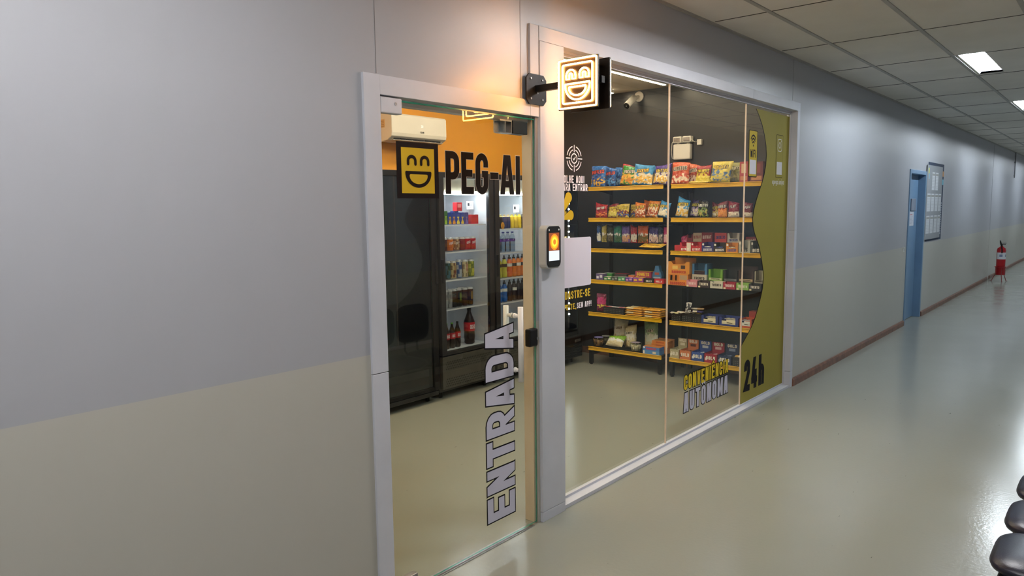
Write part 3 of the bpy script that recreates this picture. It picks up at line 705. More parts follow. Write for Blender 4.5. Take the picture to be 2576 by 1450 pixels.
o = MB().tube([(0, -.02, .0), (0, -.02, .62)], .012, 8).tube([(0, -.02, .36), (0, -.02, .40)], .02, 8).tube([(0, 0, .05), (0, -.03, .05)], .008, 6).build('conduit_pipe', STEEL, None, (21.9, 0, 2.26))
tag(o, 'thin vertical pipe hanging on the far wall under the ceiling', 'pipe')
m = MB(); m.box(-.045, .0, -.012, 0, -.03, .03, '#c9cbc8'); m.box(-.03, -.012, -.016, -.011, -.02, .02, '#aeb1b0'); o = m.build('light_switch', PLAST, None, (10.68, -.0005, 1.04), bevel=.002)
tag(o, 'small pale switch on the wall left of the blue door', 'light switch')

# ================================================================== SHOP FITTINGS
for (y, x1, lab) in ((.62, 6.44, 'front'), (1.28, 6.486, 'middle'), (1.926, 6.557, 'rear')):
    t = tag(empty('linear_light', (0, y, 2.85)), 'warm white linear light profile on the shop ceiling, %s of three' % lab, 'ceiling light', 'linear ceiling lights in the shop')
    MB().box(1.7, x1, -.018, .018, -.022, 0).build('housing', WHITEP, t)
    MB().box(1.705, x1-.004, -.014, .014, -.026, -.0222).build('diffuser', LED, t)
# air conditioner
ac = tag(empty('air_conditioner', (4.13, 2.85, 2.234)), 'white wall mounted air conditioner above the dark fridges', 'air conditioner')
prof = [(0, .02), (-.10, 0), (-.19, .012), (-.245, .045), (-.252, .075), (-.25, .225), (-.235, .241), (0, .241)]
MB().prism(prof, lambda u, v: (0, u, v), lambda u, v: (.654, u, v)).build('body', WHITEP, ac, bevel=.006)
m = MB(); m.box(.03, .62, -.232, -.19, .012, .020); m.build('louvre', mottled('louvre_grey', '#b9b6b0', '#a9a6a0', 8, .5), ac)
m = MB()
for k in range(8): m.box(.045+k*.07, .10+k*.07, -.236, -.205, .018, .030)
m.build('outlet_grille', BLACK, ac)
m = MB(); text(m, 'ELGIN', onfront(.35, -.2535, .085), .016, .5, .2, .12, '#4a4a48'); m.build('lettering', CARD, ac)
m = MB(); text(m, '20', onfront(.35, -.2525, .135), .022, .5, .14, .14, '#ffffff'); m.build('display', SCREEN, ac)
m = MB(); m.box(-.0012, 0, -.16, -.07, .12, .19, '#d8b98a')
for k in range(4): m.box(-.0016, -.001, -.15, -.08, .13+k*.014, .134+k*.014, '#9b7d50')
m.build('rating_sticker', CARD, ac)
# cctv
cc = tag(empty('security_camera', (6.72, 1.70, 2.785)), 'white bullet security camera high on the charcoal wall', 'camera')
MB().tube([(-.001, 0, 0), (-.02, 0, 0)], .052, 20).build('base', WHITEP, cc)
MB().tube([(-.02, 0, 0), (-.06, .02, -.01), (-.075, .03, -.015)], .016, 10).build('bracket', WHITEP, cc)
dv = Vector((-.78, .12, -.60)).normalized(); p0 = Vector((-.055, .03, -.012))
MB().tube([p0, p0+dv*.15], .036, 20).build('housing', WHITEP, cc)
fr = MB().tube([p0+dv*.1501, p0+dv*.158], .033, 20).build('lens_cover', GLOSSB, cc)
MB().tube([p0+dv*.158, p0+dv*.160], .006, 8).build('sensor', WHITEP, fr)
# emergency lights
em = tag(empty('emergency_light', (6.72, 1.185, 2.11)), 'cream emergency light box with two square lamps on the charcoal wall', 'emergency light')
MB().box(-.055, -.001, -.095, .095, 0, .155).build('battery_case', WHITEP, em, bevel=.012)
for y in (.045, -.06):
    l = MB().box(-.07, -.006, y-.046, y+.046, .165, .228).build('lamp_head', WHITEP, em, bevel=.010)
    MB().box(-.074, -.068, y-.034, y+.034, .177, .216).build('lens', STEEL, l, bevel=.006)
    MB().box(-.04, -.02, y-.012, y+.012, .150, .17).build('hinge', WHITEP, em)
MB().tube([(-.03, .092, .20), (-.03, .118, .17), (-.03, .125, .08), (-.03, .115, .02), (-.03, .09, .012)], .003, 6).build('cable', WHITEP, em)
MB().tube([(-.05, -.10, .205), (-.06, -.12, .18), (-.05, -.14, .165), (-.03, -.16, .165)], .003, 6).build('cable', WHITEP, em)
MB().box(-.035, -.001, -.20, -.155, .135, .19).build('socket', WHITEP, em, bevel=.003)

# ------------------------------------------------------------------ drinks fridges
def fridge(x0, x1, label, shelves, lit=True, dark=False):
    t = tag(empty('drinks_fridge', (x0, 2.15, 0)), label, 'fridge', 'upright glass door fridges on the back wall'); W = x1-x0
    m = MB(); D0, D1 = .045, .62
    m.box(0, .045, D0, D1, .40, 1.955); m.box(W-.045, W, D0, D1, .40, 1.955); m.box(.045, W-.045, D1-.04, D1, .40, 1.955)
    m.box(.045, W-.045, D0, D1-.04, 1.915, 1.955); m.box(0, W, D0, D1, .06, .395)
    m.build('cabinet', DARKM, t)
    m = MB(); m.box(.0455, .052, D0+.002, D1-.046, .40, 1.914); m.box(W-.052, W-.0455, D0+.002, D1-.046, .40, 1.914); m.box(.052, W-.052, D1-.047, D1-.041, .40, 1.914)
    m.box(.052, W-.052, D0+.002, D1-.047, .400, .416); m.box(.052, W-.052, D0+.002, D1-.047, 1.905, 1.914)
    m.build('liner', BLACK if dark else LINER, t)
    for x in (.06, W-.06):
        for y in (.10, .55): MB().lathe([(.02, 0), (.02, .06)], x, y, 0, 10).build('foot', BLACK, t)
    d = empty('door', (0, 0, 0)); d.parent = t
    zb = .105 if dark else .385; m = MB(); m.box(0.004, .062, 0, .04, zb, 1.955); m.box(W-.062, W-.004, 0, .04, zb, 1.955); m.box(.062, W-.062, 0, .04, 1.91, 1.955); m.box(.062, W-.062, 0, .04, zb, zb+.03)
    m.build('door_frame', BLACK if dark else DARKM, d, bevel=.003)
    m = MB(); pane(m, .062, W-.062, .008, .014, zb+.03, 1.91); m.build('door_glass', [FGLASS, GREEN], d)
    MB().box(.008 if not dark else W-.03, .030 if not dark else W-.008, -.018, 0, 1.02, 1.22).build('handle', BLACK, d, bevel=.004)
    g = MB().box(.01, W-.01, .004, .044, .062, .10) if dark else MB().box(.01, W-.01, .004, .044, .09, .375); g = g.build('grille', DARKM if dark else mottled('grille_grey', '#45443f', '#3d3c38', 8, .4), t, bevel=.004)
    if not dark:
        n = int((W-.1)/.021)
        for zb in (.115, .265):
            h = MB()
            for i in range(n):
                for j in range(4):
                    cx, cz = .05+.021*i+(.0105 if j % 2 else 0), zb+.02*j; h.poly([(cx+.0065*math.cos(a*PI/3), .0032, cz+.0065*math.sin(a*PI/3)) for a in range(6)], '#080808')
            h.build('vent_holes', CARD, g)
        MB().box(.075, W-.075, .075, .115, 1.785, 1.905).build('valance', mottled('cream_panel', '#d9d3bd', '#d0cab4', 4, .4), t)
        if lit: MB().box(.10, W-.10, .066, .104, 1.768, 1.784).build('led_bar', FLED, t)
        for z in shelves:
            s_ = MB(); s_.box(.053, W-.053, .055, .062, z-.014, z-.002); n = int((W-.11)/.03)
            for i in range(n+1): s_.box(.055+i*.03, .059+i*.03, .062, .50, z-.006, z-.002)
            for y in (.20, .35, .50): s_.box(.053, W-.053, y, y+.005, z-.010, z-.006)
            s_.build('wire_shelf', LINER, t)
    return t
SH2 = (1.510, 1.276, 1.031, .775); SH3 = (1.455, 1.231, .988, .756)
f1 = fridge(3.16, 4.20, 'unlit black fridge on the left, its glass front dark', (), False, True)
MB().box(.065, .97, .016, .03, .14, 1.905).build('inner_panel', GLOSSB, f1)
f2 = fridge(4.235, 4.925, 'lit drinks fridge of cans and cartons, directly right of the black one', SH2)
f3 = fridge(4.94, 5.60, 'lit drinks fridge of bottles, left of the glass door handle', SH3)
m = MB(); m.box(.44, .535, -.004, 0, 1.80, 1.90, '#15151a'); o = m.build('temperature_display', PLAST, f2)
m = MB(); text(m, '-15', onfront(.487, -.0048, 1.835), .035, .5, .16, .14, '#ffffff'); m.build('lettering', SCREEN, o)
f4 = tag(empty('snack_fridge', (5.615, 2.15, 0)), 'black merchandiser with a vertical strip of white lights, seen behind the white column', 'fridge')
W4 = .635
m = MB(); m.box(0, .03, 0, .60, .30, 1.955); m.box(W4-.012, W4, 0, .60, .30, 1.955); m.box(.03, W4-.012, .56, .60, .30, 1.955); m.box(.03, W4-.012, 0, .56, 1.86, 1.955); m.box(.03, W4-.012, 0, .56, .30, .36)
m.build('cabinet', BLACK, f4)
m = MB(); pane(m, .03, W4-.012, .004, .009, .36, 1.86); m.build('door_glass', [FGLASS, GREEN], f4)
MB().box(-.0, W4+.008, -.05, .60, .07, .295).build('base_unit', BLACK, f4, bevel=.012)
for k in range(5): MB().box(.03, W4-.02, -.054, -.049, .10+k*.025, .108+k*.025).build('vent_slot', GLOSSB, f4)
MB().box(.50, .60, -.054, -.049, .235, .262).build('badge', STEEL, f4)
for x in (.06, W4-.06):
    for y in (.06, .5): MB().lathe([(.02, 0), (.02, .07)], x, y, 0, 10).build('foot', BLACK, f4)
sl = MB()
for k in range(22): sl.box(W4-.128, W4-.112, .03, .038, .52+k*.058, .532+k*.058)
sl.build('led_strip', FLED, f4)
MB().box(W4-.13, W4-.11, .038, .045, .38, 1.84).build('led_profile', STEEL, f4)
for z in (.62, .86, 1.10, 1.34, 1.60):
    s_ = MB().box(.032, W4-.016, .06, .52, z-.008, z).build('shelf', BLACK, f4)
    MB().box(.035, W4-.14, .05, .06, z-.03, z+.008).build('price_rail', YRAIL, s_)

# ------------------------------------------------------------------ snack shelving
RX = 6.215; SZ = (1.85, 1.535, 1.222, .886, .545, .184)
def rack(y0, y1, label, zs, norail=()):
    t = tag(empty('shelving_unit', (RX, (y0+y1)/2, 0)), label, 'shelf unit', 'black snack shelving units'); hw = (y1-y0)/2
    for s in (-1, 1):
        MB().box(.44, .48, s*hw-.018, s*hw+.018, 0, 1.98).build('upright', BLACK, t)
        m = MB(); m.box(.02, .44, s*(hw-.03)-.012, s*(hw-.03)+.012, .10, .145); m.box(.005, .045, s*(hw-.03)-.016, s*(hw-.03)+.016, .012, .145); m.lathe([(.016, 0), (.016, .012)], .025, s*(hw-.03), 0, 10)
        m.build('foot', BLACK, t)
    MB().box(.455, .47, -hw+.018, hw-.018, .30, 1.93).build('back_panel', mottled('dark_back_panel', '#2d332f', '#272c29', 3, .5), t)
    for i, z in enumerate(zs):
        s_ = MB(); s_.box(.012, .438, -hw+.01, hw-.01, z-.022, z-.001)
        for s in (-1, 1): s_.poly([(.10, s*(hw-.012), z-.022), (.438, s*(hw-.012), z-.022), (.438, s*(hw-.012), z-.075)])
        o = s_.build('shelf', BLACK, t)
        if i in norail: continue
        m = MB(); m.prism([(0, -.036), (.0, -.030), (.006, -.026), (.006, -.006), (-.002, .0), (.004, .004), (.010, -.001), (.010, -.034)], lambda u, v, z=z: (u, -hw+.006, z+v-.001), lambda u, v, z=z: (u, hw-.006, z+v-.001))
        m.build('price_rail', YRAIL, o)
    return t
rackL = rack(1.135, 2.005, 'black shelving unit with yellow price rails, nearer the fridges', (1.85, 1.535, 1.222, .898, .556, .190))
rackR = rack(.175, 1.062, 'black shelving unit with yellow price rails, nearer the window end', (1.85, 1.535, 1.222, .893, .548, .186), (3,))

# ================================================================== THE GOODS
# every item is modelled facing -Y with its base centre at the origin; on the shelving it is turned to face -X
def bag(w, h, t, base, arts, word='', wc='#ffffff', wy=.62, wh=.16, band=None, seed=0, hole=False, flop=.0):
    """pillow pack with crimped ends; arts = [(colour, centre v, half height, threshold)]"""
    R_ = random.Random(seed*31+5); nx, ny = (26, 34) if w > .09 else (16, 24); m = MB(); sd = Vector((seed*3.1, seed*1.7, 0))
    ca, cb = R_.uniform(-.02, .02), R_.uniform(-.02, .02)
    def th(u, v):
        a = max(0, 1-abs(2*u)**2.6)**.55; b = max(0, 1-abs(2*v-1)**5)**.6
        return t/2*a*b*(1+.16*noise.noise(Vector((u*5, v*5, 0))+sd))
    def P(u, v, side):
        wv = w*(1-.07*math.sin(PI*v)+.012*noise.noise(Vector((0, v*7, 2))+sd))
        y = t*.5+flop*(v**2)+.004*noise.noise(Vector((u*4, v*4, 5))+sd)
        dz = (ca if v > .9 else 0)*(u*2)+cb*(u*u*2 if v > .9 else 0)
        if v < .04: y0 = 0
        return (u*wv, y+side*th(u, v)+(.004*noise.noise(Vector((u*9, v*9, 9))+sd) if 0 < v < 1 else 0), h*v+dz)
    def colour(u, v):
        c = base
        if band and band[1] < v < band[2]: c = band[0]
        for col, cv_, hv, thr in arts:
            d = 1-abs(v-cv_)/hv
            if d > 0 and noise.noise(Vector((u*8, v*9, cv_*9))+sd)*.9+d*.55-abs(u)*.35 > thr: c = col
        if v < .045 or v > .955: c = base
        return c
    g = {}; cv = {(i, j): lin(colour(i/nx-.5, j/ny)) for i in range(nx+1) for j in range(ny+1)}
    for s in (-1, 1):
        for i in range(nx+1):
            for j in range(ny+1):
                g[s, i, j] = m.vert(P(i/nx-.5, j/ny, s))
    for i in range(nx):
        for j in range(ny):
            m.face([g[-1, i, j], g[-1, i+1, j], g[-1, i+1, j+1], g[-1, i, j+1]], base, True)
            m.c[-1] = [cv[i, j], cv[i+1, j], cv[i+1, j+1], cv[i, j+1]]
            m.face([g[1, i, j], g[1, i, j+1], g[1, i+1, j+1], g[1, i+1, j]], base, True)
    if word:
        def fn(u, v):
            vv = max(.05, min(.95, v/h)); uu = max(-.49, min(.49, u/w)); p = P(uu, vv, -1); return (p[0], p[1]-.0016, p[2])
        wd_ = min(.86*w, wh*h*.62*len(word))
        sl = .10
        g2 = lambda u, v: fn(u, wy*h+v+u*sl)
        text(m, word, lambda u, v: (g2(u, v)[0], g2(u, v)[1]+.0004, g2(u, v)[2]), wh*h, .5, .2, .14, '#1a1320' if lin(wc)[0] > .2 else '#f0e6d0', o=.11, width=wd_)
        text(m, word, lambda u, v: (g2(u, v)[0], g2(u, v)[1]-.0008, g2(u, v)[2]), wh*h, .5, .2, .14, wc, width=wd_)
    return m
def tray(w, h, d, c, word='', wc='#ffffff', inner=None, notch=.5, back=0, art=(), hw=.24, hy=.1, shape='v', slant=0, backword=False):
    """shelf-ready display carton: cut-down front, sides, back, optional raised header"""
    m = MB(); hn = h*notch; a = w*.14; b = w*.10 if shape == 'v' else .001; k = .002; inner = inner or '#a8947a'
    front = [(-w/2, 0), (w/2, 0), (w/2, h), (w/2-a, h), (w/2-a-b, hn), (-w/2+a+b, hn), (-w/2+a, h), (-w/2, h)]
    if shape == 'n': front = [(-w/2, 0), (w/2, 0), (w/2, h), (-w/2, h)]
    def fr(y, col):
        if len(front) == 4: m.poly([(u, y, v) for u, v in front], col); return
        for q in ((0, 1, 4, 5), (1, 2, 3, 4), (0, 5, 6, 7)): m.poly([(front[i][0], y, front[i][1]) for i in q], col)
    fr(0, c); fr(k, inner)
    for i in range(len(front)):
        p, q = front[i], front[(i+1) % len(front)]; m.poly([(p[0], 0, p[1]), (q[0], 0, q[1]), (q[0], k, q[1]), (p[0], k, p[1])], c)
    for s in (-1, 1):
        x0, x1 = (-w/2, -w/2+k) if s < 0 else (w/2-k, w/2)
        m.box(x0, x1, k, d, 0, h, c)
    H = h+back
    m.box(-w/2, w/2, d-k, d, 0, H, c); m.box(-w/2+k, w/2-k, k, d-k, .001, .003, inner)
    for (x0, x1, z0, z1, cc) in art: m.box(x0*w, x1*w, -.0005, 0, z0*h, z1*h, cc)
    if word: text(m, word, lambda u, v: (u, -.0009, hy*h+v+slant*u), hw*h, .46, .2, .12, wc, width=min(w*.74, hw*h*.7*len(word)))
    if backword: text(m, word, lambda u, v: (u, d-k-.0008, H-.036+v), .030, .6, .24, .1, wc, width=w*.72)
    return m
def carton(w, h, d, c, word='', wc='#ffffff', hw=.4, hy=.3, art=(), top=None, slant=0, edge=None):
    m = MB(); m.box(-w/2, w/2, 0, d, 0, h, c)
    if top: m.poly([(-w/2, 0, h+.0003), (w/2, 0, h+.0003), (w/2, d, h+.0003), (-w/2, d, h+.0003)], top)
    for (x0, x1, z0, z1, cc) in art: m.box(x0*w, x1*w, -.0005, 0, z0*h, z1*h, cc)
    if word: text(m, word, lambda u, v: (u, -.0009, hy*h+v+slant*u), hw*h, .5, .2, .12, wc, width=min(w*.8, hw*h*.72*len(word)))
    return m
def bar(L, w, t, c, art=(), word='', wc='#ffffff'):
    """flow-wrapped bar lying along X, crimped fins at both ends"""
    m = MB(); xs = [-.5, -.44, -.40, -.3, 0, .3, .40, .44, .5]; R = []
    for x in xs:
        e = min(1, (.5-abs(x))/.09); tt = t*(.08+.92*e**.6); ww = w*(1-.04*e)
        R.append([(x*L, w/2+ww/2*math.cos(a), t/2+tt/2*math.sin(a)) for a in [PI/4*k+PI/8 for k in range(8)]])
    m.rings(R, c, colfn=(lambda a, k: (art[0] if art and a in (2, 3) else c)) if art else None)
    if word: text(m, word, lambda u, v: (u, -.0006+w*.02, t*.3+v), t*.45, .6, .2, .12, wc, width=L*.42)
    return m
CW = {}
def can(r, h, body, top='#c9ccd0', art=None, word='', wc='#ffffff', vert=False):
    m = MB(); n = 24
    prof = [(r*.72, 0), (r*.95, .006), (r, .014), (r, h*.25), (r, h*.5), (r, h*.75), (r, h-.016), (r*.84, h-.003), (r*.84, h), (r*.78, h), (r*.76, h-.004), (0, h-.004)]
    def cf(a, k):
        if a < 1 or a >= 6: return top
        if art and noise.noise(Vector((k*.55, a*1.3, len(body)+r*50))) > .08: return art
        return body
    m.lathe(prof, n=n, colfn=cf)
    if word:
        def fn(u, v): a = -PI/2+u/r; return ((r+.0006)*math.cos(a), (r+.0006)*math.sin(a), v)
        if word == 'III': text(m, word, lambda u, v: fn(u, h*.36+v), h*.42, .3, .035, .05, wc, width=r*.62)
        else: text(m, word, lambda u, v: fn(u, h*.52+v+u*.3), .022, .5, .22, .12, wc, width=r*1.5)
    return m
def put(m, name, mat, loc, rot, label, cat, group=None, tilt=(0, 0), bevel=0):
    if tilt != (0, 0):        # rest the leaning thing on its lowest point
        from mathutils import Euler
        E_ = Euler((tilt[0], tilt[1], rot)).to_matrix(); loc = (loc[0], loc[1], loc[2]-min((E_ @ p).z for p in m.v))
    o = m.build(name, mat, None, loc, rot, bevel, tilt); tag(o, label, cat, group); return o
R90 = -PI/2
def nth(i, n): return 'leftmost' if i == 0 else 'rightmost' if i == n-1 else ['', 'second', 'third', 'fourth', 'fifth', 'sixth', 'seventh', 'eighth', 'ninth'][i]+' from left'
G, Y_, CR = '#2f8a3a', '#e8c22c', '#efe6d2'
# rows: x plane, y, w, h, lean, roll, base, arts, word, word colour, description
def bagrow(rows, z, where, group, t=.05, zoff=None):
    for i, (x, y, w, h, ln, rl, c, arts, wd_, wc, desc) in enumerate(rows):
        m = bag(w, h, t, c, arts, wd_, wc, seed=int(x*100+y*977) % 997)
        o = put(m, 'snack_bag', FOIL, (x, y, z), R90, '%s, %s %s' % (desc, nth(i, len(rows)).replace(' from left', ''), where), 'snack bag', group, tilt=(-ln, rl))
A_ = lambda a, b, thr=.12: [(a, .3, .34, thr), (b, .24, .26, thr+.2)]
bagrow([
 (6.255, 1.923, .18, .215, .10, .02, '#2f6fc0', A_('#123a8c', '#e2b23c'), 'RUFFLES', '#e8524a', 'blue crisp bag with red lettering'),
 (6.335, 1.825, .13, .196, .12, .0, '#2a62b0', A_('#16336f', '#5f9fe0'), 'RUFFLES', '#e8524a', 'partly hidden blue crisp bag'),
 (6.43, 1.790, .10, .199, .05, .06, '#3472bd', A_('#1d4385', '#86b4e6'), '', '', 'blue crisp bag behind the others'),
 (6.400, 1.660, .18, .212, .12, .10, '#a8242c', A_('#d8653a', '#e8a85a'), 'DORITOS', '#f1ece6', 'dark red crisp bag leaning behind the green one'),
 (6.295, 1.590, .20, .190, .22, .12, '#3c8a3a', A_('#e0b24a', '#d98d2c', .05), 'YOKITOS', '#f3ead8', 'green crisp bag with chip picture'),
 (6.250, 1.405, .225, .195, .16, .08, '#3f93cf', A_('#f0e2c4', '#e3b449', .05), 'CHEETOS', '#f6c83a', 'large light blue puffs bag with yellow lettering'),
 (6.370, 1.330, .09, .18, .1, .1, '#2f6ea8', A_('#e0b24a', '#efe6d2', .05), '', '', 'narrow blue and yellow bag in the second row'),
 (6.265, 1.205, .17, .185, .12, .10, '#4b2f8c', A_('#efe6d2', '#e3b449', 0), 'CHEETOS', '#f3d65a', 'purple snack bag with white art'),
], 1.8505, 'on top shelf, left unit', 'snack bags on the left unit top shelf')
bagrow([
 (6.255, 1.000, .185, .208, .10, .03, '#d0603c', A_('#b8402c', '#efd9c0', .05), 'CHEETOS', '#2c160e', 'orange-red puffs bag with black lettering'),
 (6.365, .900, .14, .188, .10, .0, '#cf6a44', A_('#a8402e', '#efd9c0', .05), 'CHEETOS', '#2c160e', 'orange-red bag half behind its twin'),
 (6.300, .790, .15, .165, .10, .05, '#9c2c2c', A_('#d8c23c', '#e6d24a', -.05), 'FANDANGOS', '#ecd23c', 'red and yellow corn snack bag'),
 (6.285, .615, .20, .195, .20, .08, '#d6c24c', A_('#3f6a9c', '#b8a83a', .1), 'RUFFLES', '#e6c43a', 'large pale yellow crisp bag leaning back'),
 (6.395, .500, .15, .182, .16, .10, '#98944a', A_('#7a7638', '#b5ab5c'), 'RUFFLES', '#e3d9a0', 'olive green crisp bag'),
], 1.8505, 'on top shelf, right unit', 'snack bags on the right unit top shelf')
put(bag(.20, .052, .022, '#d9bd3e', A_('#c3a22e', '#efe08a'), '', seed=81), 'snack_bag', FOIL, (6.229, .79, 1.851), R90, 'yellow snack bag lying flat at the top shelf edge', 'snack bag', None, tilt=(-1.45, 0))
bagrow([
 (6.255, 1.880, .148, .142, .06, 0, '#b0262e', A_('#8c1a24', '#e88a3c'), 'DORITOS', '#f3ece4', 'red corn chip bag with white lettering'),
 (6.275, 1.755, .118, .142, .10, .03, '#8a2a2c', A_('#d9c24a', '#e6d66a', -.1), 'FANDANGOS', '#ecd23c', 'narrow red and yellow corn snack bag'),
 (6.255, 1.625, .150, .140, .08, 0, '#d8bd50', A_('#7c2430', '#3e5f9c', .15), 'FANDANGOS', '#ecd23c', 'wide yellow corn snack bag'),
 (6.330, 1.530, .105, .135, .08, 0, '#d8bd50', A_('#7c2430', '#3e5f9c', .15), 'FANDANGOS', '#ecd23c', 'yellow corn snack bag behind an orange one'),
 (6.255, 1.425, .118, .148, .10, -.02, '#dc7a24', A_('#efe2c8', '#b3501c', .05), 'CHEETOS', '#f8d04a', 'smaller orange puffs bag'),
 (6.265, 1.300, .125, .160, .18, .14, '#dd8224', A_('#efe2c8', '#a8481c', .05), 'CHEETOS', '#f8d04a', 'orange puffs bag tipped to the right'),
 (6.370, 1.390, .130, .165, .08, 0, '#c96a1e', A_('#e8a03c', '#a8481c'), '', '', 'orange bag standing behind the front row'),
 (6.255, 1.178, .110, .145, .18, .20, '#3f93cf', A_('#f0e2c4', '#efe6d2', .05), 'CHEETOS', '#f6d84a', 'light blue puffs bag tipped to the right'),
], 1.5355, 'on second shelf, left unit', 'snack bags on the left unit second shelf')
bagrow([
 (6.252, .975, .130, .172, .10, .13, '#3f93cf', A_('#f0e2c4', '#e3b449', .05), 'CHEETOS', '#f6d84a', 'light blue puffs bag tipped over'),
 (6.335, .868, .125, .160, .08, .13, '#34285c', A_('#b9a8d8', '#efe6d2', .02), 'CHEETOS', '#e8d850', 'dark purple and white snack bag'),
 (6.252, .758, .115, .158, .08, .06, '#17191c', A_('#6d8a3a', '#c9b860', .2), 'DORITOS', '#d8d8d0', 'black chip bag with green art'),
 (6.335, .668, .080, .132, .05, 0, '#6f2430', A_('#d8bd50', '#efe6d2', .05), 'DANGOS', '#ecd23c', 'maroon bag partly hidden'),
 (6.258, .567, .092, .146, .05, 0, '#7c2430', A_('#e07a2a', '#f0a04a', -.1), 'CHEEZI', '#f3ece4', 'maroon cheese snack pouch'),
 (6.275, .468, .108, .142, .05, -.03, '#8a1f34', [(CR, .16, .2, -.1)], 'FLAY', '#f6f0ea', 'maroon pouch over a white base'),
 (6.300, .345, .085, .133, .05, 0, '#74202e', [(CR, .16, .2, -.1)], 'FLAY', '#f6f0ea', 'dark maroon pouch by the curved film'),
], 1.5355, 'on second shelf, right unit', 'snack bags on the right unit second shelf')
for x, y, w, h, c, wd_, desc in ((6.30, .384, .075, .184, '#a83a3c', '', 'red and cream upright carton'), (6.30, .268, .115, .178, '#6f2c2c', '', 'dark maroon upright carton')):
    put(carton(w, h, .06, c, art=[(-.3, .3, .45, .9, '#d8b48a' if w < .1 else '#8a4038'), (-.4, .4, .1, .3, '#c98a5a')]), 'snack_box', CARD, (x, y, 1.8505), R90, desc + ' at the right end of the top shelf', 'box', None)
put(bag(.09, .165, .05, '#b8483c', A_('#d8643c', '#efc28a'), '', seed=17), 'snack_bag', FOIL, (6.50, .43, 1.8505), R90, 'red bag squeezed behind the cartons at the top shelf right end', 'snack bag', None)
# hanging pouches on a peg bar of the third shelf
hang = [(1.980, .055, .170, '#1d4f8c', '#efe6d2', 'blue'), (1.916, .062, .169, '#c9b24a', '#8a7a2c', 'yellow and brown'), (1.842, .074, .168, '#3c4434', '#6b5c3c', 'dark brown'), (1.751, .092, .166, '#2f8a6a', '#4c6b4a', 'teal green'),
        (1.653, .098, .165, '#7c5fb0', '#e0a87c', 'lilac'), (1.560, .078, .164, '#c02c34', '#efe6d2', 'red'), (1.453, .120, .172, '#e0682c', '#7c6a34', 'orange'), (1.333, .108, .164, '#3a2f7c', '#e0c0b0', 'dark purple'), (1.255, .046, .160, '#22344c', '#a89a8a', 'dark blue'), (1.198, .050, .160, '#c8327c', '#f0c0c8', 'pink')]
pg = tag(empty('display_hook_bar', (6.66, 1.57, 1.462)), 'black bar with hooks holding the small pouches below the second shelf', 'hook bar')
MB().box(-.02, -.012, -.42, .42, -.008, .012).build('bar', BLACK, pg)
for i, (y, w, h, c, c2, nm) in enumerate(hang):
    MB().tube([(-.012, y-1.57, 0), (-.29, y-1.57, -.004), (-.30, y-1.57, .008)], .0025, 6).build('hook', STEEL, pg)
    z = 1.282
    m = bag(w, h, .028, c, [(c2, .28, .25, -.1), ('#f3ece4', .5, .1, .25)], '', '#f6f0ea', wy=.66, wh=.12, seed=200+i)
    put(m, 'candy_pouch', FOIL, (6.375, y, z), R90, '%s candy pouch hanging on a hook, %s in the row' % (nm, nth(i, 10) if i < 9 else 'rightmost'), 'candy pouch', 'pouches hanging over the third shelf')
put(bag(.26, .10, .03, '#e3b22c', A_('#f0d24a', '#b07c1c'), '', seed=77), 'snack_bag', FOIL, (6.232, 1.29, 1.240), R90, 'golden packet lying on the third shelf of the left unit', 'snack bag', None, tilt=(-1.35, 0))
# third shelf right
put(bag(.080, .14, .04, '#8c2450', [('#efe6d2', .4, .3, .25), ('#c23c74', .7, .3, .1)], '', seed=61), 'candy_pouch', FOIL, (6.42, 1.018, 1.2225), R90, 'wine coloured pouch at the left end of the third shelf, right unit', 'candy pouch', None)
rows = [ # kind x y w h z base word wc notch desc
 ('c', 6.285, 1.005, .085, .052, 1.2225, '#c62a34', '', '#f0b03c', 0, 'flat red carton'),
 ('t', 6.24, .912, .112, .082, 1.2225, '#c4293a', 'KITKAT', '#f6f0ea', .45, 'red and white wafer display tray'),
 ('t', 6.24, .800, .105, .084, 1.2225, '#b8232f', 'KITKAT', '#f6f0ea', .55, 'all red wafer display tray'),
 ('t', 6.24, .688, .114, .086, 1.2225, '#2b2a74', 'SNICKERS', '#e9e6f0', .5, 'navy chocolate bar tray'),
 ('t', 6.24, .571, .112, .084, 1.2225, '#2a2022', 'SNICKERS', '#f0ecf0', .5, 'black chocolate bar tray'),
 ('t', 6.24, .453, .112, .086, 1.2225, '#d98a34', 'SNICKERS', '#3c4a9c', .5, 'orange chocolate bar tray'),
 ('t', 6.24, .337, .106, .110, 1.2225, '#b9bcb6', 'BIS', '#20201e', .3, 'grey tray with tall sides'),
 ('t', 6.24, .232, .090, .108, 1.2225, '#4a4c4e', 'BIS', '#e8e8e4', .3, 'dark tray by the curved film')]
for i, (k, x, y, w, h, z, c, wd_, wc, nt, desc) in enumerate(rows):
    lab = '%s, %s on the third shelf, right unit' % (desc, nth(i, len(rows)))
    if k == 'c': put(carton(w, h, .12, c, wd_, wc), 'snack_box', CARD, (x, y, z), R90, lab, 'box', 'boxes on the third shelf')
    else:
        art = [(.12, .5, .0, 1.0, '#e6dccb')] if 'white wafer' in desc else [(-.46, -.3, .7, .9, '#e6e3dc')]
        put(tray(w, h, .13, c, wd_, wc, notch=nt, art=art, hw=.26, hy=.12, slant=.05), 'display_tray', CARD, (x, y, z), R90, lab, 'box', 'boxes on the third shelf')
        bc = {'#c4293a': '#d83a48', '#b8232f': '#d83a48', '#2b2a74': '#e6e2e0', '#2a2022': '#3a4a8c', '#d98a34': '#e8dfc8', '#b9bcb6': '#2c3a4c', '#4a4c4e': '#20242c'}[c]
        for q in range(3): put(bar(.11, .030, .016, bc), 'wrapped_bar', FOIL, (x+.062, y+.035-.033*q-.015, z+.004+h*nt*.7), 0, ['left', 'middle', 'right'][q]+' wrapped bar in the '+desc, 'snack bar', 'bars in the '+desc)
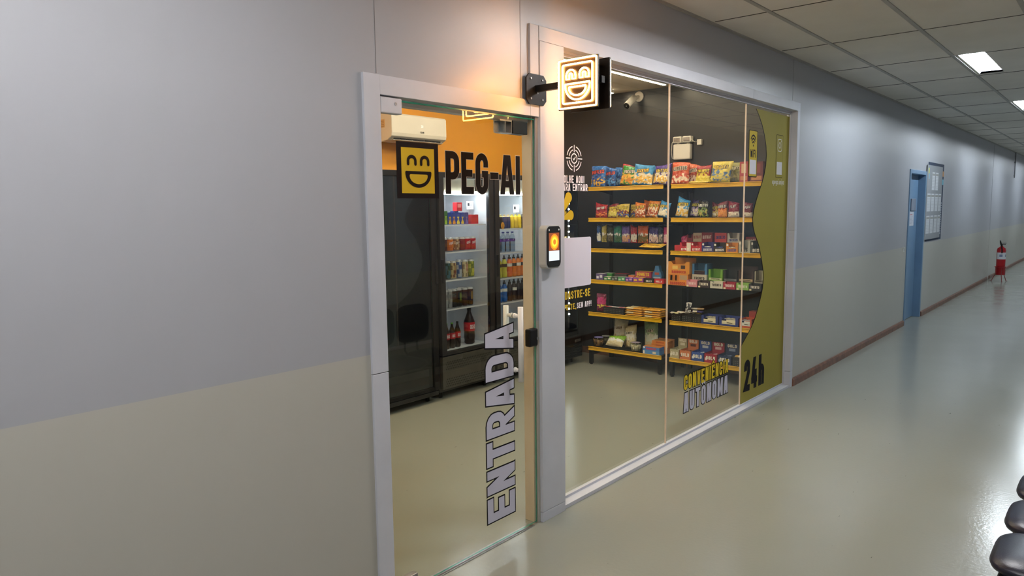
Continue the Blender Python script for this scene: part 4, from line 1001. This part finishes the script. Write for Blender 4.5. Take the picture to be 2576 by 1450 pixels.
up = [('t', .952, .06, .068, '#7c2230', '', '#ffffff', .5, 'opened maroon carton'), ('c', .874, .088, .085, '#b9aa90', 'KITKAT', '#8c2430', 0, 'cream and maroon wafer box'), ('c', .775, .108, .090, '#8a2430', 'KITKAT', '#e8dcd0', 0, 'maroon wafer box'),
      ('c', .640, .116, .088, '#d24a48', 'SNICKERS', '#2b3a7c', 0, 'bright red closed box'), ('t', .515, .116, .086, '#d9d2c4', 'SNICKERS', '#3c4a8c', .45, 'white notched tray'), ('c', .345, .105, .055, '#8c2436', 'CHOCOLATE', '#e8c8b8', 0, 'wine red flat box')]
put(carton(.60, .082, .13, '#4c3030', top='#5c3c38'), 'stock_carton', CARD, (6.405, .66, 1.2225), R90, 'long brown carton behind the trays carrying the upper boxes, third shelf', 'box', None)
for i, (k, y, w, h, c, wd_, wc, nt, desc) in enumerate(up):
    lab = '%s, %s in the raised row of the third shelf' % (desc, nth(i, 6)); z = 1.306
    if y < .37: put(carton(.12, .082, .12, '#3c3c40'), 'stock_carton', CARD, (6.41, y-.045, 1.2225), R90, 'dark grey carton under the wine red flat box', 'box', None)
    if k == 'c': put(carton(w, h, .11, c, wd_, wc, hw=.32, hy=.36, slant=.05, top='#5c2a2c'), 'snack_box', CARD, (6.41, y, z), R90, lab, 'box', 'upper boxes on the third shelf')
    else: put(tray(w, h, .11, c, wd_, wc, notch=nt, hw=.26, hy=.12, slant=.05), 'display_tray', CARD, (6.41, y, z), R90, lab, 'box', 'upper boxes on the third shelf')
# fourth shelf left: gum and drops
Z4 = .8985
gum = [(6.255, 1.886, .085, .062, '#6a5a8c', '#e6e0ea', '', 'lilac and white gum tray'), (6.25, 1.785, .088, .034, '#3f8a4c', '#efe6d2', '', 'green gum box'), (6.25, 1.700, .074, .040, '#3c4440', '#9aa09a', '', 'dark grey gum box'), (6.25, 1.618, .082, .040, '#4c9a6a', '#cfe6cf', '', 'mint green gum box'),
       (6.25, 1.530, .084, .040, '#5f3f9c', '#e0a0d0', '', 'purple gum box'), (6.25, 1.425, .115, .046, '#9c4a9c', '#f0c04a', '', 'pink and purple sweets box'), (6.24, 1.298, .105, .042, '#1c1c1e', '#f0ece6', 'HALLS', 'black drops box with white lettering'), (6.24, 1.187, .100, .044, '#c4242e', '#f6f0ea', 'HALLS', 'red drops box with white lettering')]
for i, (x, y, w, h, c, c2, wd_, desc) in enumerate(gum):
    m = carton(w, h, .075, c, wd_, c2 if wd_ else '#ffffff', hw=.42, hy=.25, top=c2 if not wd_ else None, art=[] if wd_ else [(-.42, -.1, .2, .6, c2), (.05, .4, .35, .8, c2)])
    put(m, 'sweets_box', CARD, (x, y, Z4), R90, '%s, %s in front on the fourth shelf' % (desc, nth(i, 8)), 'box', 'sweets boxes in front on the fourth shelf')
gb = [(6.345, 1.845, .10, .062, '#4c9a4c', '#cfe6cf', '', 'tall green gum box'), (6.345, 1.690, .145, .062, '#4a3c3c', '#c03c4a', '', 'dark box with red and green spots'), (6.345, 1.560, .07, .055, '#d97a34', '#efe6d2', '', 'small orange box'), (6.345, 1.425, .175, .100, '#b8405c', '#f0d03c', 'GOMETS', 'pink and yellow jelly sweets box')]
for i, (x, y, w, h, c, c2, wd_, desc) in enumerate(gb):
    put(carton(w, h, .08, c, wd_, c2, hw=.34, hy=.55, top=c2, art=[(-.45, -.3, .1, .5, c2), (.1, .3, .12, .35, '#f0a03c')]), 'sweets_box', CARD, (x, y, Z4), R90, '%s behind the front row on the fourth shelf' % desc, 'box', 'sweets boxes behind on the fourth shelf')
m = MB(); pts = [(-.052, 0), (.052, 0), (.052, .06), (.042, .10), (.03, .105), (.018, .160), (-.018, .160), (-.03, .105), (-.044, .10), (-.052, .06)]
m.prism(pts, lambda u, v: (u, 0, v), lambda u, v: (u, .05, v), '#4f87b8'); m.box(-.024, .024, -.0006, 0, .07, .095, '#c8604a'); m.box(-.04, .04, -.0006, 0, .01, .05, '#b9c8d8')
put(m, 'display_tower', CARD, (6.375, 1.285, Z4), R90, 'blue shaped display tower at the right end of the fourth shelf, left unit', 'display')
for k in range(4): put(bar(.085, .03, .018, ['#e3e6e0', '#9ac07a', '#efe6d2', '#c8d8b0'][k]), 'sweets_roll', FOIL, (6.355+.012*k, 1.325-.045*k+.045, Z4+.001 if False else Z4), R90, 'small %s sweets roll beside the blue display tower' % ['white', 'green', 'cream', 'pale green'][k], 'sweets', None)
# fourth shelf right
TR = [(.822, .108, '#d88a94', '#f0d8d8', 'pink'), (.702, .114, '#3c2c30', '#efe6d2', 'dark brown'), (.577, .122, '#d9d4c2', '#2a2420', 'cream'), (.453, .116, '#a82440', '#f3e8e0', 'crimson'), (.331, .113, '#8fbf5c', '#eef0dc', 'light green'), (.217, .106, '#26282e', '#efe9e0', 'charcoal')]
for i, (y, w, c, wc, nm) in enumerate(TR):
    put(tray(w, .062, .075, c, 'TRENTO', wc, notch=.82, hw=.36, hy=.34, art=[(-.48, -.3, .0, .25, '#efe0b8')] if nm != 'cream' else ()), 'display_tray', CARD, (6.202, y, .8935), R90, '%s wafer tray, %s in the front row of the fourth shelf' % (nm, nth(i, 6)), 'box', 'wafer trays in front on the fourth shelf')
    for q in range(2): put(bar(.055, .022, .012, wc if nm != 'cream' else '#b9a070'), 'wrapped_bar', FOIL, (6.242, y+.026-.028*q-.011, .8935+.024), 0, '%s wafer bar in the %s front tray' % (['left', 'right'][q], nm), 'snack bar', 'wafer bars in the %s front tray' % nm)
m = carton(.215, .108, .14, '#e08a34', 'BAUDUCCO', '#b8242c', hw=.25, hy=.05, art=[(-.42, .05, .38, .92, '#c9742a'), (-.36, -.26, .42, .88, '#5c4a38'), (-.12, -.04, .42, .88, '#5c4a38'), (.1, .46, .5, .9, '#b99a78')])
put(m, 'biscuit_box', CARD, (6.255, 1.012 if False else .995, .8935), R90, 'orange biscuit carton, lower of the stacked pair on the fourth shelf', 'box', None)
m = tray(.222, .118, .14, '#e3963a', 'BAUDUCCO', '#b8242c', notch=.78, back=.03, hw=.22, hy=.05, inner='#b07c4c', art=[(-.3, -.05, .4, .66, '#f0c86a'), (.1, .3, .42, .7, '#4a3020'), (-.02, .08, .3, .5, '#c9a05a')])
put(m, 'biscuit_box', CARD, (6.255, .985, 1.0025), R90, 'open orange biscuit tray, upper of the stacked pair on the fourth shelf', 'box', None)
put(carton(.148, .11, .12, '#cfc8b4', 'TRENTO', '#2a2420', hw=.22, hy=.56), 'snack_box', CARD, (6.30, .795, .8935), R90, 'cream closed carton under the blue sided tray, fourth shelf', 'box', None)
put(tray(.148, .098, .12, '#4f87b8', '', notch=.35, inner='#2c2428', art=[(-.36, .36, .0, .34, '#3a2430'), (-.34, .3, .28, .36, '#c9b49a')], shape='u'), 'display_tray', CARD, (6.30, .793, 1.004), R90, 'blue sided tray on the cream carton, fourth shelf', 'box', None)
for i, (y, w, h, c, c2, nm) in enumerate(((.637, .138, .162, '#7fb83c', '#d9e0b0', 'bright green'), (.492, .130, .160, '#2c2c30', '#8a8c90', 'charcoal'), (.345, .140, .170, '#4a3434', '#d8c09a', 'brown and cream'), (.226, .080, .165, '#c9c4ae', '#8a8470', 'pale cream'))):
    m = tray(w, h, .10, c, '', notch=.52, inner='#3c4030', shape='u', art=[(-.44, .44, .40, .52, c2), (-.3, .3, .44, .48, '#3c3a2c')], back=.03 if i in (1, 2) else 0)
    put(m, 'display_tray', CARD, (6.31, y, .8935), R90, '%s tray with tall sides behind the wafer row, fourth shelf' % nm, 'box', 'tall trays on the fourth shelf')
# fifth shelf
put(bag(.118, .19, .05, '#7c2040', [('#d03c7c', .62, .2, -.15), ('#e0c83c', .32, .1, .2)], '', seed=33), 'snack_bag', FOIL, (6.30, 1.905, .5565), R90, 'tall wine and pink pouch at the left end of the fifth shelf', 'snack bag', None)
def crate(w, h, d, label, loc):
    m = MB(); k = .003; c = '#1c1c1f'
    m.box(-w/2, w/2, 0, k, 0, h, c); m.box(-w/2, w/2, d-k, d, 0, h, c); m.box(-w/2, -w/2+k, k, d-k, 0, h, c); m.box(w/2-k, w/2, k, d-k, 0, h, c); m.box(-w/2+k, w/2-k, k, d-k, 0, k, c)
    m.box(-w/2-.003, w/2+.003, -.003, 0, h-.008, h, c)
    for i in range(int(w/.018)):
        for j in range(3):
            x, z = -w/2+.014+i*.018, .014+j*.017
            if z < h-.014: m.poly([(x+.0032*math.cos(a*PI/3), -.0006, z+.0032*math.sin(a*PI/3)) for a in range(6)], '#8f8f88')
    return put(m, 'storage_basket', PLAST, loc, R90, label, 'basket', 'black perforated baskets')
crate(.25, .070, .16, 'black perforated basket on the fifth shelf of the left unit', (6.235, 1.700, .5565))
for k in range(5): put(bar(.12, .034, .016, ['#c4323c', '#e6e0da', '#b0283c', '#d8d0c8', '#a8324a'][k]), 'wrapped_bar', FOIL, (6.26, 1.79-.048*k, .5565+.056+.002*(k % 2)), R90+.15*(k-2), '%s wrapped bar, %s on the left black basket' % (['red', 'white', 'dark red', 'pale', 'wine red'][k], nth(k, 5)), 'snack bar', None)
n_ = 0
for col, (yc, n) in enumerate(((1.462, 4), (1.255, 4))):
    for k in range(n):
        for dpt in range(2):
            put(bar(.195, .075, .0215, '#e0a02c', art=['#e8d8a8'] if (k+col) % 2 else (), word=''), 'biscuit_pack', FOIL, (6.222+.082*dpt, yc+.004*(k % 2), .5565+.0216*k), R90, 'yellow wrapped biscuit pack, layer %s of the %s stack, %s' % (['one (bottom)', 'two', 'three', 'four'][k], ['left', 'right'][col], ['front', 'back'][dpt]), 'biscuit pack', 'yellow biscuit packs in stacks on the fifth shelf')
for i, (y, c) in enumerate(((.998, .102), (.888, .102), (.786, .088))):
    crate(c, [.068, .080, .085][i], .15, 'black perforated basket on the fifth shelf of the right unit, %s of three' % ['left', 'middle', 'right'][i], (6.24, y, .5485))
for k, (x, y, z, c, w, nm) in enumerate(((6.30, 1.06, .603, '#d9d3a0', .10, 'pale yellow'), (6.33, .985, .611, '#d8a0a0', .12, 'pink and cream'), (6.29, .94, .615, '#b9b4ac', .10, 'silver'), (6.30, .835, .622, '#c9a24a', .12, 'golden'), (6.27, .80, .640, '#3a3a7c', .11, 'navy'), (6.32, .82, .660, '#d9b48a', .13, 'tan'))):
    put(bar(w, .04, .02, c, art=['#efe6d2']), 'wrapped_bar', FOIL, (x, y, z), R90+.3*(k % 3-1), '%s wrapped bar heaped on the black baskets of the right unit' % nm, 'snack bar', None)
put(bag(.06, .10, .018, '#dcd8d2', [('#2c2a30', .5, .4, .1)], '', seed=44), 'snack_pack', FOIL, (6.262, .893, .632), R90, 'upright white and black packet sticking out of a basket', 'snack bag', None, tilt=(-.1, .1))
for i, (y, w, c, c2, nm) in enumerate(((.655, .165, '#2a3a80', '#e6dcb8', 'navy'), (.470, .180, '#2a3a86', '#e6dcb8', 'wide navy'), (.310, .110, '#c8562c', '#dfe0d8', 'orange and blue'))):
    m = tray(w, .080, .14, c, '', notch=.8, inner='#9a8668', shape='u', art=[(-.36, .36, .22, .76, c2), (-.36, -.12, .6, .80, '#3a4aa0'), (-.1, .2, .34, .42, '#8a7a5c')])
    put(m, 'display_tray', CARD, (6.24, y, .5485), R90, '%s open tray with cream packs on the fifth shelf' % nm, 'box', 'navy trays on the fifth shelf')
    for q in range(3): put(bar(.10, .035, .018, c2), 'wrapped_bar', FOIL, (6.31, y+.045-.04*q-.018, .5485+.045), 0, '%s cream pack in the %s open tray' % (['left', 'middle', 'right'][q], nm), 'snack bar', 'cream packs in the %s tray' % nm)
put(carton(.115, .086, .10, '#c8382c', "HERSHEY'S", '#f3ece4', hw=.32, hy=.36), 'snack_box', CARD, (6.395, .285, .5485), R90, 'red chocolate box at the back right of the fifth shelf', 'box', None)
put(carton(.115, .045, .10, '#b8402c', top='#c8562c'), 'snack_box', CARD, (6.395, .285, .6350), R90, 'orange flat box on the red chocolate box', 'box', None)
# bottom shelf left
def tub(r, h, lab, loc, fill, lid):
    t = tag(empty('nut_tub', loc), lab, 'food tub', 'round clear tubs on the bottom shelf')
    m = MB()
    m.lathe([(r*.82, 0), (r*.95, h*.5), (r, h*.92), (r*1.04, h*.93), (r*1.04, h), (0, h)], n=24); m.build('clear_tub', CLEAR, t)
    m = MB(); m.lathe([(r*.76, .004), (r*.88, h*.5), (r*.9, h*.74), (0, h*.78)], n=20, colfn=lambda a, k: fill[(k*7+a*3) % len(fill)])
    for k in range(26):
        a, q, z = rnd.random()*6.28, r*.88*math.sqrt(rnd.random()), h*.76
        if k > 10: q = r*(.80+.08*rnd.random()); z = h*(.15+.55*rnd.random())
        m.pad(q*math.cos(a), q*math.sin(a), z, .010, .008, .007, 2, 2, 4, 8, col=fill[k % len(fill)])
    m.build('nuts', CARD, t)
    MB().tube([(0, 0, h+.0003), (0, 0, h+.0015)], r*.8, 20, col=lid).build('lid_label', CARD, t)
    return t
tub(.062, .092, 'round tub of brown nuts at the front left of the bottom shelf', (6.300, 1.925, .1905), ['#7c5530', '#5c3c20', '#a87c48'], '#8a84c0')
tub(.055, .085, 'round tub with a pale label behind the brown nuts tub', (6.440, 1.925, .1905), ['#8a7c5c', '#6c5c3c'], '#d8d8d8')
tub(.060, .086, 'round tub of cream coloured puffs in the middle of the bottom shelf', (6.300, 1.475, .1905), ['#e0cfa4', '#cbb98c', '#efe0bc'], '#b8a8b8')
def popbag(w, h, t, c, label, loc, tilt, seed, puff=True):
    return put(bag(w, h, t, c, [('#e6d7ac', .2, .3, -.2), ('#c9b684', .18, .22, .15), ('#f3efe2', .55, .2, -.05)], 'LIBBY', '#3c3a34', wy=.62, wh=.09, seed=seed), 'popcorn_bag', FOIL, loc, R90, label, 'snack bag', 'cream snack bags on the bottom shelf', tilt)
popbag(.17, .275, .09, '#e0d4b0', 'tall cream popcorn bag at the back of the bottom shelf', (6.43, 1.775, .1905), (-.10, .03), 300)
popbag(.135, .235, .08, '#ddd0a8', 'second cream popcorn bag, beside the tall one', (6.35, 1.590, .1905), (-.10, -.04), 301)
put(bag(.16, .29, .07, '#8fae84', [('#e6d7ac', .2, .25, -.1), ('#dfe6d4', .42, .14, -.1)], 'LIBBY', '#24382a', wy=.62, wh=.09, seed=302), 'popcorn_bag', FOIL, (6.41, 1.375, .1905), R90, 'pale green popcorn bag standing left of the orange boxes', 'snack bag', None, tilt=(-.06, -.06))
put(bag(.20, .12, .075, '#efe4c4', [('#8fc23c', .8, .25, -.3), ('#e6d7ac', .2, .3, -.1), ('#f6f4ee', .5, .15, 0)], '', seed=303), 'popcorn_bag', FOIL, (6.235, 1.715, .205), R90, 'green and cream snack bag lying on the front of the bottom shelf', 'snack bag', None, tilt=(-.75, 0))
k_ = 0
for (x, y, w, z, n) in ((6.345, 1.245, .205, .1905, 4),):
    for k in range(n): put(carton(w-.01*k, .030, .10, '#d9883a', 'BAUDUCCO', '#b04a1c', hw=.5, hy=.25, top='#e09a50'), 'biscuit_box', CARD, (x, y-.008*k+.006*(k % 2), z+.0303*k), R90, 'flat orange biscuit box, %s in the stack on the bottom shelf' % ['lowest', 'second lowest', 'third', 'topmost'][k], 'box', None)
put(carton(.17, .13, .02, '#c98444', top='#e09a50'), 'biscuit_box', CARD, (6.455, 1.215, .1905), R90, 'orange box standing on edge behind the flat biscuit boxes', 'box', None)
for k, (c, wd_) in enumerate((('#5c94cf', ''), ('#4f7fc4', 'BAUDUCCO'))):
    put(carton(.185, .037, .10, c, wd_, '#e6342c', hw=.5, hy=.25, top='#d98a44', art=[(.1, .3, .2, .8, '#e6dcc8'), (-.48, -.38, .1, .9, '#efe6da')] if k == 0 else [(-.48, -.36, .6, .9, '#ffffff')]), 'wafer_box', CARD, (6.230, 1.262, .1905+.0373*k), R90, 'blue and white biscuit box, %s of two at the front edge' % ['lower', 'upper'][k], 'box', None)
# bottom shelf right: display boxes with raised headers
for i, (y, w, c, c2, nm) in enumerate(((1.005, .095, '#b3a987', '#e8e0c8', 'beige'), (.893, .112, '#cf7a4c', '#5c2c1c', 'copper orange'), (.766, .120, '#2f4f9c', '#d8dce6', 'bright blue'), (.634, .122, '#a8243c', '#f0c8c8', 'crimson'), (.497, .126, '#22345c', '#8fa0c4', 'dark blue'))):
    m = tray(w, .085, .17, c, 'GOLD', '#f3ecdc', notch=.97, back=.085, hw=.40, hy=.34, inner=c, shape='n', backword=True, art=[(-.46, -.3, .25, .55, c2)])
    m.box(-w*.25, w*.25, .1672, .1678, .10, .125, c2)
    put(m, 'display_box', CARD, (6.229, y, .1868), R90, '%s bar display box with raised header, %s on the bottom shelf' % (nm, nth(i, 5)), 'box', 'bar display boxes on the bottom shelf')
    for q in range(3): put(bar(.13, .032, .016, c2 if q % 2 else c), 'wrapped_bar', FOIL, (6.305, y+.035-.035*q-.016, .1865+.055), 0, '%s bar lying in the %s display box' % (['left', 'middle', 'right'][q], nm), 'snack bar', 'bars in the %s display box' % nm)
crate(.085, .088, .16, 'black perforated basket at the right end of the bottom shelf', (6.225, .375, .1865))
put(bar(.075, .05, .03, '#e6d8b0', art=['#c89a3c']), 'wrapped_bar', FOIL, (6.25, .375, .1865+.068), R90, 'cream and gold packet on the right end basket', 'snack bar', None)

# ------------------------------------------------------------------ inside the fridges
def inrow(items, z, where, group, y=2.225):
    for i, (kind, x, w, h, c, c2, wd_, wc, desc) in enumerate(items):
        lab = '%s, %s %s' % (desc, nth(i, len(items)), where)
        if kind == 'can':
            put(can(w/2, h, c, art=c2, word=wd_, wc=wc, vert=h > .15), 'drink_can', CAN, (x, y+w/2, z), 0, lab, 'can', group)
            if w > .03: put(can(w/2, h, c, art=c2), 'drink_can', CAN, (x+.002, y+w*1.55, z), 0, 'can standing directly behind the '+desc, 'can', None) if i % 2 == 0 else None
        elif kind == 'box':
            m = MB(); d = .04; m.box(-w/2, w/2, 0, d, 0, h, c)
            if c2:
                for r in range(7):
                    a0 = -w/2*.82+.0; wv = w*.82*(.6+.4*math.sin(r*.9+1)); m.poly([(-wv/2, -.0006, h*(.04+r*.085)), (wv/2, -.0006, h*(.04+r*.085)), (wv/2*.95, -.0006, h*(.04+(r+1)*.085)), (-wv/2*.95, -.0006, h*(.04+(r+1)*.085))], c2)
            if wd_: text(m, wd_, lambda u, v: (u, -.0012, h*.78+v), h*.12, .5, .2, .12, wc, width=w*.7)
            o = put(m, 'drink_carton', CARD, (x, y, z), 0, lab, 'drink carton', group)
            MB().tube([(w*.25, .008, h), (w*.25, .008, h+.003)], .004, 8).build('straw_hole', STEEL, o)
        else:
            t = tag(empty('drink_bottle', (x, y+w/2, z)), lab, 'bottle', group); r = w/2*.95
            pr = {'coke': [(r*.7, 0), (r*.95, .012), (r*.9, h*.1), (r, h*.2), (r*.92, h*.36), (r, h*.52), (r*.95, h*.62), (r*.5, h*.8), (r*.34, h*.88), (r*.34, h*.93)],
                  'sport': [(r*.85, 0), (r, .01), (r, h*.2), (r*.86, h*.32), (r, h*.45), (r, h*.62), (r*.75, h*.74), (r*.5, h*.80), (r*.45, h*.84)],
                  'water': [(r*.85, 0), (r, .01), (r, h*.5), (r*.92, h*.55), (r, h*.62), (r*.8, h*.76), (r*.42, h*.86), (r*.42, h*.91)],
                  'shake': [(r*.9, 0), (r, .008), (r, h*.55), (r*.9, h*.64), (r*.9, h*.78), (r*.5, h*.86), (r*.45, h*.88)]}[kind]
            m = MB(); m.lathe(pr+[(0, pr[-1][1])], n=18, colfn=lambda a, k: (c if not (kind == 'shake' and a > 3) else c2)); m.build('bottle_body', CLEAR if kind == 'water' else PLAST, t)
            if kind == 'water': MB().lathe([(r*.8, .004), (r*.93, .012), (r*.93, h*.5), (r*.86, h*.55), (r*.9, h*.62), (0, h*.66)], n=16, col='#9fb4c8').build('water', CLEAR, t)
            capc = {'coke': c2, 'sport': '#1a1a1c', 'water': '#3a3f9c', 'shake': c2}[kind]; top = pr[-1][1]; cr_ = pr[-1][0]*1.15
            cp = MB(); cp.lathe([(cr_, top-.002), (cr_, top+h*.045), (cr_*.9, top+h*.05)] + ([(cr_*.55, top+h*.07), (cr_*.5, h)] if kind == 'sport' else []), n=12, col=capc); cp.build('cap', PLAST, t)
            lz0, lz1 = {'coke': (.36, .60), 'sport': (.48, .62), 'water': (.50, .62), 'shake': (.12, .5)}[kind]
            lc = {'coke': '#b81c28', 'sport': '#e6e4de' if wd_ == 'W' else '#2c2c30', 'water': '#5c2f9c', 'shake': c}[kind]
            rr = r*1.012; m = MB(); m.rings([[(rr*math.cos(2*PI*k/18), rr*math.sin(2*PI*k/18), h*q) for k in range(18)] for q in (lz0, lz1)], lc, False, False)
            if wd_ and wd_ != 'W': text(m, wd_, lambda u, v: ((rr+.0006)*math.cos(-PI/2+u/rr), (rr+.0006)*math.sin(-PI/2+u/rr), h*(lz0+.06)+v), h*(lz1-lz0)*.5, .5, .2, .12, wc, width=rr*1.3)
            m.build('label', CARD, t)
D2 = 'on %s shelf, left lit fridge'
inrow([('box', 4.346, .037, .116, '#3f7a34', '#8fb83c', '', '', 'green drink carton'), ('box', 4.387, .037, .116, '#3a7430', '#a8c83c', '', '', 'green drink carton next to its twin'), ('box', 4.436, .044, .105, '#23409c', '#e8b02c', '', '#cfe0f0', 'blue and yellow juice carton'),
       ('box', 4.486, .046, .105, '#23409c', '#e8982c', '', '#cfe0f0', 'blue and orange juice carton'), ('box', 4.537, .048, .104, '#23409c', '#e6d04a', '', '#cfe0f0', 'blue and pale yellow juice carton'), ('box', 4.592, .046, .103, '#23409c', '#e8c03c', '', '#cfe0f0', 'blue and golden juice carton'),
       ('box', 4.644, .044, .103, '#2c3480', '#8a6aa8', '', '#cfe0f0', 'blue and purple juice carton'), ('box', 4.750, .090, .082, '#c8242e', None, '', '', 'wide red carton with a straw')], SH2[0]+.0005, D2 % 'top', 'juice cartons in the left lit fridge')
m = MB(); m.box(-.033, .033, 0, .05, 0, .075, '#d0242e'); m.box(-.022, .022, -.0008, 0, .03, .06, '#e88a84'); put(m, 'drink_carton', CARD, (4.565, 2.235, SH2[0]+.1165), 0, 'bright red carton lying on top of the juice cartons', 'drink carton', None, bevel=.004)
put(carton(.05, .115, .05, '#23409c'), 'drink_carton', CARD, (4.565, 2.275, SH2[0]+.0005), 0, 'blue juice carton in the second row under the red carton', 'drink carton', None)
m = MB(); m.box(-.045, .045, 0, .001, 0, .075, '#e6e4ea'); m.box(-.032, -.008, -.0006, 0, .03, .058, '#1c1c24')
for k in range(4): m.box(.0, .034-.006*k, -.0006, 0, .052-k*.011, .055-k*.011, '#6c6c7c')
cd_ = put(m, 'price_card', CARD, (4.800, 2.33, SH2[0]+.13), 0, 'white printed card in the left lit fridge', 'card', None); 
MB().box(-.003, .003, .001, .004, -.13, .01).build('stem', STEEL, cd_)
inrow([('can', 4.346, .036, .12, '#4a2c6c', None, 'FANTA', '#e8e4f0', 'purple can'), ('can', 4.386, .040, .12, '#5c3434', None, '', '', 'brown can'), ('can', 4.457, .068, .12, '#dc6a1e', '#e8842c', 'FANTA', '#f3f0f6', 'orange can'), ('can', 4.534, .066, .12, '#8a5a3c', '#d8b48a', 'COCA-COLA', '#f3e8d8', 'striped brown can'),
       ('can', 4.604, .060, .12, '#8c1c24', None, '', '', 'dark red can'), ('can', 4.672, .066, .12, '#c8202a', None, 'COCA-COLA', '#f3e8e8', 'red can'), ('can', 4.744, .066, .12, '#c41c28', '#a81822', 'COCA-COLA', '#f3e8e8', 'red can with darker patches')], SH2[1]+.0005, D2 % 'second', 'small cans in the left lit fridge')
inrow([('can', 4.335, .032, .158, '#2f5f7c', None, '', '', 'thin blue can'), ('can', 4.420, .054, .160, '#2c4a3c', '#4a7c8a', '', '', 'dark green can'), ('can', 4.487, .064, .158, '#d9c08a', '#8a5a44', 'III', '#8c3424', 'cream energy drink can'), ('can', 4.560, .060, .160, '#3c5f9c', '#b9c0c8', '', '', 'blue and silver can'),
       ('can', 4.640, .066, .160, '#d6c498', '#9c8a6c', 'III', '#a8342c', 'pale cream energy drink can'), ('can', 4.718, .062, .160, '#7c8a34', '#c9c84a', '', '', 'yellow green can')], SH2[2]+.0005, D2 % 'third', 'tall cans in the left lit fridge')
inrow([('can', 4.380, .050, .165, '#8c9094', '#aab0b4', '', '', 'silver grey can'), ('can', 4.435, .050, .165, '#83888c', '#a0a4a8', '', '', 'second silver grey can'), ('can', 4.488, .048, .165, '#1c1f22', None, '', '', 'plain black can'), ('can', 4.550, .066, .165, '#141618', None, 'III', '#9ab83c', 'black energy drink can with green claws'),
       ('can', 4.625, .056, .165, '#3c1f1c', None, '', '', 'dark brown can'), ('can', 4.696, .066, .165, '#2c1512', '#4c241c', 'III', '#d8a83c', 'dark can with golden claws')], SH2[3]+.0005, D2 % 'fourth', 'dark cans in the left lit fridge')
inrow([('coke', 4.392, .066, .232, '#241512', '#5c9c3c', 'COCA-COLA', '#f3e8e8', 'small cola bottle with green cap'), ('coke', 4.461, .062, .232, '#241512', '#5c9c3c', 'COCA-COLA', '#f3e8e8', 'another green capped cola bottle'), ('coke', 4.530, .062, .235, '#241512', '#1c1c1c', 'COCA-COLA', '#f3e8e8', 'small cola bottle with dark cap'), ('coke', 4.708, .108, .335, '#241512', '#1c1c1c', 'COCA-COLA', '#f3e8e8', 'large cola bottle with red label')], .4165, 'on the bottom, left lit fridge', 'cola bottles in the left lit fridge')
D3 = 'on %s shelf, right lit fridge'
sh = []
for i, (x, c, c2, nm) in enumerate(((5.073, '#2c1c18', '#e8d88a', 'dark brown shake bottle'), (5.126, '#2c1c18', '#e8d88a', 'dark brown shake bottle'), (5.181, '#2a2f5c', '#e0c08a', 'navy shake bottle'), (5.235, '#2a2f5c', '#e0c08a', 'navy shake bottle'), (5.290, '#e6c42c', '#f0d83c', 'yellow shake bottle'), (5.345, '#d9b83c', '#f0d83c', 'yellow shake bottle'), (5.399, '#e6c42c', '#f0d83c', 'yellow shake bottle'), (5.452, '#2c2420', '#4c443c', 'black shake bottle'))):
    sh.append(('shake', x, .048, .141, c, c2, '', '', nm))
inrow(sh, SH3[0]+.0005, D3 % 'top', 'shake bottles in the right lit fridge')
m = MB(); m.prism([(.024*math.cos(a*PI/8), .033*math.sin(a*PI/8)) for a in range(16)]+[(.0, -.02)] if False else [(.024*math.cos(a*PI/8), .033*math.sin(a*PI/8)) for a in range(16)], lambda u, v: (u, 0, v), lambda u, v: (u, .0012, v), '#e8a02c')
for k in range(4): m.box(-.013, .013, -.0006, 0, .006-k*.008, .009-k*.008, '#5c3c14')
put(m, 'promotion_tag', CARD, (5.105, 2.203, SH3[0]+.030), 0, 'oval orange promotion tag on the top shelf, right lit fridge', 'tag', None)
inrow([('water', x, .060, .20, '#b8c4d0', '#3a3f9c', '165', '#efeaf6', 'water bottle with a violet label') for x in (5.098, 5.166, 5.233, 5.300)], SH3[1]+.0005, D3 % 'second', 'water bottles in the right lit fridge')
inrow([('sport', x, .062, .212, c, '', 'W' if w else '', '#ffffff', nm) for x, c, w, nm in ((5.100, '#b9b83c', 0, 'lime sports drink'), (5.176, '#b9b83c', 0, 'lime sports drink'), (5.252, '#d0622c', 1, 'red-orange sports drink'), (5.318, '#d97a2c', 0, 'orange sports drink'), (5.384, '#d97a2c', 1, 'orange sports drink'), (5.448, '#d97a2c', 0, 'orange sports drink'))], SH3[2]+.0005, D3 % 'third', 'sports drinks in the right lit fridge')
inrow([('sport', x, .062, .205, c, '', 'W' if w else '', '#ffffff', nm) for x, c, w, nm in ((5.100, '#1c5fb0', 1, 'blue sports drink'), (5.176, '#1c5fb0', 1, 'blue sports drink'), (5.252, '#2c2024', 0, 'black grape drink'), (5.318, '#2c2024', 1, 'black grape drink'), (5.384, '#2c2024', 0, 'black grape drink'), (5.448, '#2c2024', 0, 'black grape drink'))], SH3[3]+.0005, D3 % 'fourth', 'dark and blue drinks in the right lit fridge')
m = MB(); m.box(-.045, .045, 0, .001, 0, .075, '#e6e4ea'); m.box(-.035, -.008, -.0006, 0, .03, .058, '#1c1c24')
cd_ = put(m, 'price_card', CARD, (5.455, 2.33, SH3[0]+.15), 0, 'white printed card in the right lit fridge', 'card', None); MB().box(-.003, .003, .001, .004, -.15, .01).build('stem', STEEL, cd_)
